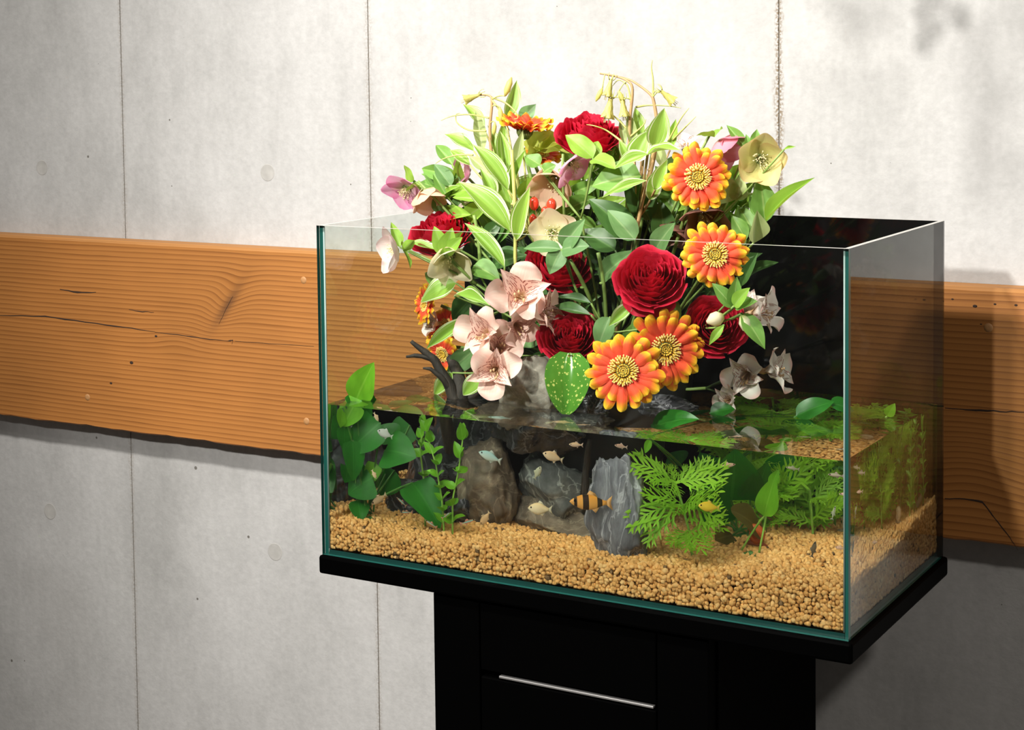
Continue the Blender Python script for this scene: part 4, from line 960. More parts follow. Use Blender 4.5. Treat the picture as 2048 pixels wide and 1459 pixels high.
# columbines: arching stems, nodding yellow flowers with spurs
def columbine(label, stem_px, blooms, Y, m=None, tendrils=()):
    pts = [at(x, y, Y) for x, y in stem_px]; t = thing('columbine', label, 'flower', pts[0], 'yellow columbines at the top')
    def smooth(p, n=5):
        o = []
        for i in range(len(p)-1):
            p0, p1, p2, p3 = p[max(i-1, 0)], p[i], p[i+1], p[min(i+2, len(p)-1)]
            for k in range(n):
                s = k/n; o.append(.5*((2*p1)+(-p0+p2)*s+(2*p0-5*p1+4*p2-p3)*s*s+(-p0+3*p1-3*p2+p3)*s**3))
        return o+[p[-1]]
    q = smooth(pts); G().tube(q, [.0021*(1-.55*i/(len(q)-1)) for i in range(len(q))], 6).build('stem', m or M_STEMB, t)
    stem(t, pts[0], CORE, V(0, .02, 0), .0021, M_STEM, 'lower_stem')
    for (x, y, L, ex, ey, typ) in blooms:
        p = at(x, y, Y-.005); s = px_at(p); ax = (_r*ex-_u*ey).normalized(); R = L*s
        F = frame(ax.orthogonal(), ax); X, Yv = F.col[0], F.col[1]
        near = min(q, key=lambda w_: (w_-p).length)
        stem(t, near, p, V(0, 0, .004), .0007, M_STEMY, 'pedicel', 5)
        if typ == 'bud':
            G().tube([p, p+ax*R*.3, p+ax*R*.7, p+ax*R], [.05*R, .17*R, .16*R, .03*R], 8).build('bud', MP['yel'], t)
        else:
            for i in range(5):
                a = 2*math.pi*i/5; d = X*math.cos(a)+Yv*math.sin(a); dr = (ax*.9+d*.35).normalized()
                leaf(t, blade('obov', MP['yel'], 6, 8, cup=.3, bend=.5, wave=.12, seed=i), p+d*(.10*R), p+dr*R, .42*R, -d, 'petal')
                G().tube(curve_pts(p+d*(.1*R), p-ax*(.40*R)+d*(.22*R), d*(.16*R), 6), [.035*R*(1-.8*k/6) for k in range(7)], 5).build('spur', M_STEMY, t)
            g = G()
            for i in range(9):
                a = random.uniform(0, 6.28); d = X*math.cos(a)+Yv*math.sin(a); g.tube([p, p+ax*(1.15*R)+d*(.12*R)], .012*R, 4)
            g.build('stamens', M_STAM, t)
    for tp in tendrils:
        qq = smooth([at(x, y, Y+dy) for x, y, dy in tp], 6); n_ = len(qq)
        G().tube(qq, [.0013*(1-.75*i/(n_-1)) for i in range(n_)], 5).build('tendril', M_STEMY, t)
columbine('yellow columbine with arching stem at the upper left', [(985, 330), (980, 260), (984, 205), (978, 191), (955, 190)], [(958, 190, 34, -1, .35, 'flo'), (1000, 215, 30, .1, 1, 'bud'), (1010, 192, 40, .35, -1, 'bud'), (990, 245, 26, -.1, 1, 'bud')], .16, tendrils=[
  [(978, 236, 0), (940, 229, 0), (905, 232, -.01), (882, 241, -.015)], [(972, 262, 0), (938, 260, 0), (915, 246, .01), (912, 230, .01), (920, 226, .005)], [(985, 195, 0), (1010, 205, 0), (1030, 222, 0), (1036, 235, .0), (1028, 238, 0)], [(946, 310, 0), (915, 310, 0), (886, 318, -.01), (871, 327, -.01)], [(984, 200, 0), (1000, 222, 0), (1012, 248, 0), (1020, 262, 0)]])
columbine('yellow columbine cluster with hooked stem at the top centre', [(1258, 320), (1260, 240), (1265, 180), (1255, 162), (1230, 152), (1200, 147)], [(1222, 160, 36, -.25, 1, 'flo'), (1205, 176, 30, -.5, 1, 'bud'), (1238, 182, 34, .35, 1, 'bud'), (1222, 196, 44, -.2, 1, 'flo'), (1245, 200, 36, .1, 1, 'flo')], .17, tendrils=[
  [(1258, 262, 0), (1235, 238, 0), (1218, 228, -.01), (1205, 240, -.01)], [(1245, 284, 0), (1215, 262, 0), (1190, 252, -.01), (1173, 249, -.01)], [(1258, 275, 0), (1285, 252, 0), (1292, 238, 0)], [(1262, 205, 0), (1255, 172, 0), (1238, 160, 0), (1225, 172, 0)]])
columbine('yellow columbine with one round bloom on a long arch', [(1314, 240), (1308, 205), (1302, 190), (1280, 172), (1255, 158), (1215, 150)], [(1322, 182, 36, .9, .75, 'flo')], .18, tendrils=[
  [(1306, 196, 0), (1306, 160, 0), (1303, 135, 0), (1305, 120, 0)], [(1272, 214, 0), (1300, 210, 0), (1340, 212, 0), (1362, 216, 0)], [(1335, 285, 0), (1360, 240, -.01), (1378, 216, -.01)], [(1345, 280, 0), (1370, 255, -.01), (1392, 233, -.01)], [(1304, 192, 0), (1310, 182, 0), (1320, 182, 0)]])

# the black pot that holds the cut stems
M_POT = plain('black_plastic', (0.010, 0.010, 0.010), 0.5)
pot = thing('flower_pot', 'black plastic pot under the bouquet, mostly hidden', 'pot', (CORE.x, CORE.y, 0.045))
prof = [(.030, .047), (.052, .047), (.060, .12), (.066, .192), (.066, .198), (.062, .198), (.058, .185), (.01, .180)]
vv = [(CORE.x+1.35*r*math.cos(a), CORE.y+.025+.8*r*math.sin(a), z) for r, z in prof for a in [2*math.pi*i/32 for i in range(32)]]
G().add(vv, [(j*32+i, j*32+(i+1) % 32, (j+1)*32+(i+1) % 32, (j+1)*32+i) for j in range(len(prof)-1) for i in range(32)]).build('pot_body', M_POT, pot)
M_MOSS = plain('dark_moss', (0.03, 0.055, 0.012), 0.9, vary=.5)
g = G()
for i in range(110):
    a = random.uniform(0, 6.28); r = .056*math.sqrt(random.random()); c = V(CORE.x+1.3*r*math.cos(a), CORE.y+.025+.75*r*math.sin(a), .188+random.uniform(0, .006))
    g.ball(c, random.uniform(.003, .007), 6, 4, sc=(1, 1, .7))
g.build('moss_filling', M_MOSS, pot)
# ------------------------------------------------------------------ stones, driftwood, aquatic plants, fish
from mathutils import noise as mnoise
def rock_mat(name, dark, mid, light, vein=0.25, scale=28.0, stretch=(1, 1, 1), gloss=0.75):
    m, nt, nd, lk, b = material(name)
    tc = N(nt, 'ShaderNodeTexCoord'); mp = N(nt, 'ShaderNodeMapping'); mp.inputs['Scale'].default_value = stretch; lk.new(tc.outputs['Object'], mp.inputs['Vector'])
    n1 = N(nt, 'ShaderNodeTexNoise', i_Scale=scale, i_Detail=7.0, i_Roughness=0.68, i_Distortion=0.5); lk.new(mp.outputs[0], n1.inputs['Vector'])
    c = ramp(nt, [(0.30, dark), (0.52, mid), (0.72, light)], n1.outputs['Fac']).outputs[0]
    n2 = N(nt, 'ShaderNodeTexNoise', i_Scale=scale*.8, i_Detail=5.0, i_Distortion=1.5); lk.new(mp.outputs[0], n2.inputs['Vector'])
    v = math_n(nt, 'ABSOLUTE', math_n(nt, 'SUBTRACT', n2.outputs['Fac'], 0.5))
    vr = ramp(nt, [(0.0, (1, 1, 1)), (0.022, (0, 0, 0))], v).outputs[0]
    c = mix_c(nt, math_n(nt, 'MULTIPLY', vr, vein), c, tuple(min(1, x*2.2+.05) for x in light))
    lk.new(c, b.inputs['Base Color']); b.inputs['Roughness'].default_value = gloss
    bp = N(nt, 'ShaderNodeBump', i_Strength=0.7, i_Distance=0.003); lk.new(n1.outputs['Fac'], bp.inputs['Height']); lk.new(bp.outputs[0], b.inputs['Normal'])
    return m
def rock(c, size, seed, mat, label, squash=(1, 1, 1), rough=.30, planes=7, rotz=0.0, name='stone', strat=None, group='stones of the water garden'):
    """a split, faceted stone: a ball cut by random planes, then weathered by noise"""
    rs = random.Random(seed); bm = bmesh.new(); bmesh.ops.create_icosphere(bm, subdivisions=5, radius=1.0)
    cuts = []
    for i in range(planes):
        d = Vector((rs.gauss(0, 1), rs.gauss(0, 1), rs.gauss(0, .8))).normalized(); cuts.append((d, rs.uniform(.55, .85)))
    for v in bm.verts:
        p = v.co.copy()
        for d, h in cuts:
            e = p.dot(d)-h
            if e > 0: p -= d*e*.93
        q = p*1.6+Vector((seed*3.1, 0, 0))
        f = mnoise.fractal(q, 1.0, 2.1, 5)*rough*.5+mnoise.fractal(q*4, .9, 2.1, 4)*rough*.16-abs(mnoise.noise(q*2.2))*rough*.35
        if strat: f += strat*math.sin(14*(p.x+.25*p.z)+4*mnoise.noise(q*2))*.5
        v.co = p*(1+f)
    R = Matrix.Rotation(rotz, 3, 'Z')
    for v in bm.verts: v.co = R@Vector((v.co.x*size[0], v.co.y*size[1], v.co.z*size[2]))
    lo = min(v.co.z for v in bm.verts)
    me = bpy.data.meshes.new(name); bm.to_mesh(me); bm.free(); me.polygons.foreach_set('use_smooth', [True]*len(me.polygons)); me.materials.append(mat)
    o = obj(name, me); o.location = c; tag(o, label, 'stone', group); return o
MR_SLATE = rock_mat('slate_rock', (0.035, 0.037, 0.045), (0.17, 0.17, 0.185), (0.42, 0.42, 0.43), .35, 26, (2.2, 2.2, .5))
MR_BROWN = rock_mat('brown_rock', (0.035, 0.025, 0.016), (0.14, 0.105, 0.07), (0.32, 0.25, 0.175), .2, 22)
MR_GREY = rock_mat('grey_rock', (0.030, 0.032, 0.032), (0.10, 0.105, 0.10), (0.22, 0.225, 0.21), .45, 20)
MR_BLACK = rock_mat('wet_black_rock', (0.010, 0.010, 0.011), (0.035, 0.036, 0.040), (0.11, 0.11, 0.12), .55, 24, gloss=.25)
MR_TAN = rock_mat('taupe_rock', (0.12, 0.105, 0.08), (0.26, 0.23, 0.19), (0.38, 0.345, 0.29), .12, 30)
p = wat(1236, 1020, .062); rock((p.x, .062, .078), (.036, .026, .064), 3, MR_SLATE, 'upright blue grey slate stone standing in front of the feathery plant', strat=.05, rough=.35, planes=9)
p = wat(985, 985, .125); rock((p.x-.008, .135, .080), (.046, .038, .062), 5, MR_BROWN, 'big rounded brown stone behind the small leaved stem plant', rough=.3)
p = wat(1112, 985, .15); rock((p.x, .155, .075), (.050, .032, .048), 8, MR_GREY, 'grey stone with a pale edge in the middle of the water', rough=.3, planes=9)
p = wat(1085, 1045, .14); rock((p.x+.01, .150, .042), (.066, .036, .028), 12, MR_BROWN, 'low brown stone under the pale edged grey stone', rough=.3)
p = wat(1055, 870, .115); rock((p.x+.004, .130, .146), (.062, .030, .034), 15, MR_BLACK, 'dark veined stone just under the water line behind the cream fish', rough=.35, planes=9)
p = wat(890, 880, .17); rock((p.x+.015, .215, .105), (.050, .045, .07), 18, MR_BLACK, 'dark stone in the back left corner of the water', rough=.3)
p = at(1048, 764, .105); rock((p.x, .112, .182), (.042, .026, .044), 21, MR_TAN, 'taupe stone rising from the water under the pink alstroemeria', rough=.35, planes=9)
p = at(1186, 800, .100); rock((p.x, .105, .172), (.018, .014, .016), 24, MR_BLACK, 'small wet dark stone beside the speckled leaf', rough=.4)
p = wat(1180, 960, .16); rock((p.x, .20, .10), (.03, .028, .075), 27, MR_BLACK, 'tall black stone deep behind the banded fish', rough=.3)
p = wat(790, 960, .17); rock((.068, .205, .068), (.052, .040, .055), 33, MR_BLACK, 'low dark stone behind the dark heart leaved plant', rough=.3)
rock((.060, .128, .046), (.046, .034, .026), 35, MR_BLACK, 'flat dark stone under the dark heart leaves', rough=.3)
rock((.132, .120, .042), (.034, .030, .024), 37, MR_BLACK, 'small dark stone left of the brown stone, low on the gravel', rough=.3)
p = at(1300, 812, .150); rock((p.x, .165, .165), (.050, .028, .014), 29, MR_BLACK, 'flat black stone at the water line under the front gerbera', rough=.35)

# driftwood
M_WOOD = rock_mat('dark_driftwood', (0.006, 0.004, 0.003), (0.022, 0.014, 0.009), (0.065, 0.045, 0.03), .0, 60, (1, 1, .3))
def twig(g, pts, r0, r1):
    Q = []
    for i in range(len(pts)-1):
        for k in range(4):
            q = pts[i].lerp(pts[i+1], k/4); Q.append(q+mnoise.noise_vector(q*60)*.0012)
    Q.append(pts[-1]); n = len(Q); g.tube(Q, [(r0+(r1-r0)*i/(n-1))*(1+.18*mnoise.noise(Q[i]*150)) for i in range(n)], 9)
dw = thing('driftwood', 'dark forked driftwood branch rising from the water at the left', 'driftwood', at(912, 800, .10), None)
g = G(); twig(g, [wat(905, 900, .12), at(916, 815, .10), at(900, 772, .10), at(870, 722, .095), at(845, 700, .09), at(822, 682, .085)], .0095, .0020); g.build('main_branch', M_WOOD, dw)
g = G(); twig(g, [at(866, 718, .094), at(848, 713, .09), at(828, 711, .085), at(812, 713, .08)], .004, .0014); g.build('twig', M_WOOD, dw)
g = G(); twig(g, [at(905, 782, .10), at(880, 752, .09), at(862, 738, .085), at(846, 736, .08)], .004, .0012); g.build('twig', M_WOOD, dw)
g = G(); twig(g, [at(920, 812, .105), at(922, 775, .11), at(915, 745, .12), at(900, 715, .13)], .011, .005); g.build('branch', M_WOOD, dw)
g = G(); twig(g, [at(925, 815, .11), at(945, 790, .115), at(975, 772, .12)], .009, .003); g.build('branch', M_WOOD, dw)
d2 = thing('driftwood', 'thin dark driftwood stick standing in the middle of the water', 'driftwood', wat(1172, 980, .13), None)
g = G(); twig(g, [wat(1168, 1000, .13), wat(1172, 940, .13), wat(1180, 880, .125)], .005, .003); g.build('stick', M_WOOD, d2)

# ---- aquatic plants
def wleaf(t, kind, mat, b, tip, wpx, kab, bend=.5, fold=.15, wave=.06, cup=0.0, seed=0, name='leaf'):
    for q in (b, tip): q.x = min(max(q.x, .016), TW-.014); q.y = min(max(q.y, .014), TD-.016)
    wd = wpx*px_at(b)*1.0; n = facing((b+tip)/2, kab)
    return leaf(t, blade(kind, ML[mat], 8, 12, cup=cup, fold=fold, bend=bend, wave=wave, seed=seed), b, tip, wd, n, name)
M_PET = plain('petiole_green', (0.06, 0.20, 0.02), 0.5, vary=.3)
M_PETL = plain('petiole_light', (0.22, 0.42, 0.05), 0.5, vary=.3)
def broad_plant(label, root, leaves, petm=None, group='broad leaved water plants', name='broad_leaved_water_plant'):
    t = thing(name, label, 'plant', root, group)
    g = G(); g.tube([root+V(-.012, 0, -.003), root+V(0, .003, .000), root+V(.012, 0, -.003)], [.002, .0035, .002], 8); g.build('rhizome', M_PET, t)
    for k, (kind, mat, b, tip, w_, kab, bend) in enumerate(leaves):
        wleaf(t, kind, mat, b, tip, w_, kab, bend, .12, .05, seed=k % 4)
        stem(t, root+V(random.uniform(-.012, .012), 0, .003), b, V(0, .008, .005), .0012, petm or M_PET, 'petiole', 8)
    return t
K = (.9, 0, .35)
rt = wat(735, 1010, .06); rt.z = bed(rt.x, .06)+.002
broad_plant('dark heart leaved plant filling the left corner of the tank', rt, [
  ('heart', 'aqua', wat(760, 845, .05), wat(690, 905, .04), 76, K, .5), ('heart', 'aqua', wat(705, 880, .035), wat(706, 962, .03), 54, (.9, .2, .2), .4), ('heart', 'aqua', wat(745, 955, .05), wat(672, 985, .04), 90, (.8, 0, .6), .6),
  ('ovate', 'aqua', wat(715, 1000, .045), wat(722, 1043, .03), 46, (.9, 0, .3), .4), ('heart', 'aqua', wat(770, 900, .06), wat(832, 915, .055), 92, (.9, 0, .4), .5), ('heart', 'aqua', wat(825, 965, .07), wat(880, 1056, .05), 84, (.9, .1, .3), .5),
  ('heart', 'aqua2', wat(752, 925, .06), wat(730, 975, .055), 36, K, .4), ('ovate', 'aqua', wat(790, 880, .08), wat(760, 850, .08), 60, K, .4), ('heart', 'aqua', wat(668, 850, .03), wat(660, 900, .03), 44, (.8, .4, .2), .4), ('ovate', 'aqua', wat(790, 940, .09), wat(760, 990, .09), 60, K, .4),
  ('heart', 'aqua', wat(820, 850, .12), wat(780, 890, .11), 60, K, .4), ('heart', 'aqua', wat(675, 930, .04), wat(655, 960, .03), 50, (.7, .6, .2), .4)])
rt = V(.034, .045, bed(.034, .045)+.002)
t = broad_plant('bright green leaves standing out of the water in the left corner', rt, [
  ('ovate', 'aqua2', at(702, 802, .045), at(748, 724, .040), 62, (.9, -.2, .15), .25), ('heart', 'aqua2', at(722, 800, .035), at(692, 850, .030), 58, (.8, -.1, .55), .4), ('ovate', 'aqua', at(700, 802, .03), at(668, 793, .025), 26, (.6, 0, .8), .4), ('ovate', 'aqua2', at(682, 812, .028), at(672, 852, .02), 40, (.7, .6, .2), .3), ('ovate', 'aqua', at(725, 835, .05), at(735, 775, .05), 70, (.9, -.1, .3), .3)])
def stem_plant(label, pts, mat, npair, lpx, wpx, spread=1.0, kind='ovate', group='fine leaved stem plants', stm=None, Rot=0.0, name='stem_plant', up=.2):
    """an upright stem with opposite leaves, each leaf an object"""
    t = thing(name, label, 'plant', pts[0], group)
    n = len(pts)-1; Q = [pts[int(i/6)].lerp(pts[min(int(i/6)+1, n)], (i % 6)/6) for i in range(6*n+1)]
    G().tube(Q, [.0013*(1-.4*i/len(Q)) for i in range(len(Q))], 6).build('stem', stm or M_PETL, t)
    s = px_at(pts[0])
    for k in range(npair):
        f = .12+.88*k/(npair-1); p = Q[min(len(Q)-1, int(f*(len(Q)-1)))]; a0 = k*1.57+Rot
        for sd in (0, math.pi):
            a = a0+sd+random.uniform(-.4, .4); e = random.uniform(.05, .6)+up+(.6 if k > npair-3 else 0); d = V(math.cos(a)*math.cos(e), math.sin(a)*math.cos(e), math.sin(e))
            L = lpx*s*random.uniform(.75, 1.15)*spread; tip = p+d*L
            tip.z = min(tip.z, WATER_Z-.004); tip.x = min(max(tip.x, .009), TW-.009); tip.y = min(max(tip.y, .009), TD-.010)
            nr = V(0, 0, 1)-d*d.z+V(random.uniform(-.3, .3), -.5, 0)
            leaf(t, blade(kind, ML[mat], 6, 8, fold=.2, bend=random.choice((.3, .7)), wave=.06, seed=k % 3), p, tip, wpx*s*random.uniform(.85, 1.15), nr)
    return t
def bz(px, py, Y):
    p = wat(px, py, Y); p.z = bed(p.x, Y); return p
stem_plant('light green small leaved stem plant in front of the brown stone', [bz(888, 1052, .05), wat(884, 1000, .05), wat(872, 930, .05), wat(852, 862, .055)], 'aqua2', 9, 30, 20)
stem_plant('light green stem with few round leaves leaning over the brown stone', [bz(905, 1052, .05), wat(905, 1000, .05), wat(918, 935, .055), wat(925, 880, .06)], 'aqua2', 6, 36, 24)
stem_plant('light green stem plant close behind the dark heart leaves', [bz(850, 1040, .08), wat(850, 980, .08), wat(840, 900, .08), wat(846, 850, .085)], 'aqua2', 8, 28, 20)
# feathery plant: each leaf a comb of narrow lobes
_ft = {}
def feather(seed, lobes=6, wid=.060, ang=.72):
    if (seed, lobes) in _ft: return _ft[(seed, lobes)]
    rs = random.Random(seed); g = G()
    def lobe(b, tip, w0):
        d = tip-b; nrm = V(0, 0, 1); x = d.cross(nrm).normalized(); P, UV = [], []
        for j, (t_, ww) in enumerate(((0, .5), (.35, 1), (.7, .8), (1, .05))):
            c = b+d*t_+V(0, 0, -.10*t_*t_*d.length)
            for s in (-1, 0, 1): P.append(c+x*(s*w0*ww)+V(0, 0, .25*abs(s)*w0*ww)); UV.append(((s+1)/2, t_))
        g.grid(P, 2, 3, UV)
    bend = rs.uniform(.0, .35); C = lambda t_: V(.06*math.sin(t_*3+seed), t_, bend*t_*(1-t_))
    pr = [C(i/8) for i in range(9)]
    for i in range(8): lobe(pr[i], pr[i]+(pr[i+1]-pr[i])*1.1, .030*(1-.5*i/8))
    for k in range(lobes):
        t_ = .16+.78*k/lobes; b = C(t_)
        for sd in (-1, 1):
            a = ang*(1-.35*t_)+rs.uniform(-.12, .12); L = (.46*math.sin(math.pi*(.25+.62*t_)))*rs.uniform(.75, 1.2)
            tip = b+V(sd*math.sin(a)*L, math.cos(a)*L, .12*L); lobe(b, tip, wid*.5)
            if L > .22:
                for f, s2 in ((.5, 1), (.62, -1)):
                    bb = b.lerp(tip, f); aa = sd*a+s2*.6; l2 = L*.42; lobe(bb, bb+V(math.sin(aa)*l2, math.cos(aa)*l2, .05), wid*.36)
    lobe(C(.95), V(.0, 1.12, 0), wid*.5)
    me = g.data('feather_leaf', ML['feath']); _ft[(seed, lobes)] = me; return me
def feathery(label, pts, tips, lpx=None, group='feathery water plants', droop=0):
    t = thing('feathery_water_plant', label, 'plant', pts[0], group)
    n = len(pts)-1; Q = [pts[int(i/6)].lerp(pts[min(int(i/6)+1, n)], (i % 6)/6) for i in range(6*n+1)]
    G().tube(Q, .0015, 6).build('stem', M_PETL, t)
    for k, (b, tip) in enumerate(tips):
        d = tip-b; L = d.length
        put('leaf', feather(k % 4), t, b, frame(d, facing(b, (.8, random.uniform(-.5, .5), random.uniform(.1, .8)))), (L*.95, L, L))
    return t
Y0 = .075; c_ = [bz(1385, 1100, Y0), wat(1378, 1060, Y0), wat(1365, 1010, Y0), wat(1350, 965, Y0)]
W_ = lambda x, y, Y: wat(x, y, Y)
feathery('bright feathery plant in the foreground right of the slate stone', c_, [
  (c_[3], W_(1258, 925, .06)), (c_[3], W_(1300, 955, .05)), (c_[3], W_(1342, 930, .08)), (c_[3], W_(1384, 938, .09)), (c_[3], W_(1452, 948, .07)), (c_[2], W_(1440, 985, .05)), (c_[2], W_(1285, 985, .05)), (c_[2], W_(1440, 1045, .04)), (c_[2], W_(1262, 1050, .045)), (c_[2], W_(1290, 1075, .05)), (c_[1], W_(1450, 1062, .05)),
  (c_[1], W_(1335, 1085, .04)), (c_[1], W_(1410, 1105, .035)), (c_[1], W_(1370, 1100, .03)), (c_[3], W_(1330, 990, .03)), (c_[2], W_(1400, 1010, .03)), (c_[3], W_(1420, 930, .10)), (c_[3], W_(1310, 925, .10)), (c_[2], W_(1345, 1030, .03))])
rs = random.Random(5)
def feather_bush(label, bx, Y, zt, nl=16, spread=.045):
    b = V(bx, Y, bed(bx, Y)); top = V(bx+rs.uniform(-.01, .01), Y, zt); pts = [b, b.lerp(top, .35), b.lerp(top, .7), top]; tips = []
    for i in range(nl):
        f = rs.uniform(.12, 1); p = b.lerp(top, f); a = rs.uniform(0, 6.28); q = p+V(math.cos(a)*spread, math.sin(a)*spread*.6, rs.uniform(.0, .035))*rs.uniform(.8, 1.2)
        q.x = min(q.x, TW-.012); q.y = min(max(q.y, .012), TD-.012); q.z = min(max(q.z, bed(q.x, q.y)+.004), WATER_Z-.018); tips.append((p, q))
    return feathery(label, pts, tips)
feather_bush('feathery bush behind the single bright upright leaf', .440, .215, .150, 15)
feather_bush('feathery bush right of the brown translucent leaf', .485, .210, .150, 13)
feather_bush('feathery bush at the back right of the tank', .495, .262, .155, 13)
feather_bush('feathery bush near the right pane', .525, .245, .135, 10, .032)
feather_bush('feathery bush in front of the black pane on the right', .425, .270, .160, 14)
feather_bush('low feathery bush on the gravel on the right', .515, .195, .100, 11, .042)
feather_bush('low feathery bush beside the red snail', .465, .190, .10, 16, .045)
# slender stems beside the right pane
for i, (x_, y_, zt, lab) in enumerate(((.555, .262, .158, 'tall slender stem plant nearest the right pane'), (.545, .283, .163, 'tall slender stem plant in the back right corner'), (.530, .288, .150, 'slender stem plant along the black pane on the right'), (.562, .240, .140, 'slender stem plant a little in front by the right pane'), (.515, .275, .160, 'slender stem plant between the right feathery bushes'), (.572, .278, .150, 'slender stem plant with curling leaves by the right pane'))):
    b = V(x_, y_, bed(x_, y_)); top = V(x_+rs.uniform(-.008, .008), y_+rs.uniform(-.006, .006), zt)
    stem_plant(lab, [b, b.lerp(top, .4)+V(.003, 0, 0), b.lerp(top, .75)-V(.003, 0, 0), top], 'aqua2' if i % 2 else 'feath', 11, 30, 11, kind='lance', group='slender stem plants by the right pane', name='slender_stem_plant')
# grass at the right back
t = thing('water_grass', 'tuft of dark grassy blades in the right back of the tank', 'plant', (.53, .265, bed(.53, .265)), None)
for i in range(30):
    b = V(.53+rs.gauss(0, .022), .268+rs.gauss(0, .012), 0); b.x = min(b.x, .582); b.y = min(b.y, .295); b.z = bed(b.x, b.y); q = b+V(rs.gauss(0, .012), rs.gauss(0, .008), rs.uniform(.05, .095)); q.x = min(q.x, .586); q.y = min(q.y, .300)
    leaf(t, blade('grass', ML['aqua2' if i % 2 else 'aqua'], 2, 10, bend=.3), b, q, .0035, V(rs.gauss(0, .5), -1, .2), 'blade')
# right-hand broad leaves
rt = wat(1490, 1065, .17); rt.z = bed(rt.x, .17)+.002
broad_plant('large dark round leaved plant behind the yellow fish', rt, [
  ('heart', 'aqua', wat(1462, 1000, .15), wat(1470, 898, .13), 130, (.9, .1, .2), .4), ('heart', 'aqua', wat(1500, 1000, .16), wat(1535, 925, .15), 70, (.8, .3, .2), .4), ('broad', 'brownl', wat(1520, 1062, .14), wat(1462, 1020, .11), 80, (.7, .0, .7), .5), ('heart', 'aqua', wat(1440, 1050, .16), wat(1425, 975, .15), 76, K, .4),
  ('heart', 'aqua', wat(1420, 960, .19), wat(1400, 905, .18), 80, K, .4), ('ovate', 'brownl', wat(1465, 1070, .15), wat(1430, 1080, .12), 60, K, .4), ('heart', 'aqua', wat(1550, 960, .2), wat(1585, 905, .2), 70, K, .4), ('ovate', 'aqua', wat(1360, 930, .2), wat(1340, 905, .2), 60, K, .4)])
rt2 = wat(1500, 1060, .10); rt2.z = bed(rt2.x, .10)+.001
broad_plant('single bright upright leaf on the gravel right of the yellow fish', rt2, [('ovate', 'aqua2', wat(1528, 1032, .10), wat(1550, 952, .095), 48, (.9, -.2, .2), .3), ('ovate', 'aqua2', wat(1542, 970, .11), wat(1558, 938, .11), 22, K, .3)], petm=M_PETL)
rt3 = wat(1400, 1000, .22); rt3.z = .08
broad_plant('dark leaves breaking the water surface on the right', rt3, [
  ('ovate', 'aqua', at(1302, 858, .075), at(1398, 838, .075), 60, (.75, .0, .75), .7), ('ovate', 'aqua', at(1420, 826, .15), at(1470, 818, .155), 40, (.8, 0, .6), .6), ('ovate', 'aqua', at(1592, 832, .17), at(1668, 803, .19), 48, (.8, -.2, .6), .5), ('ovate', 'aqua', at(1660, 806, .19), at(1708, 822, .21), 40, (.7, .3, .6), .5), ('ovate', 'aqua2', wat(1300, 878, .03), wat(1290, 906, .03), 16, K, .3)], group='broad leaved water plants')
t = broad_plant('one small light leaf standing above the water by the right pane', V(.535, .225, .12), [('ovate', 'aqua2', at(1774, 832, .215), at(1790, 806, .215), 22, (.9, .2, .3), .3)], petm=M_PETL)

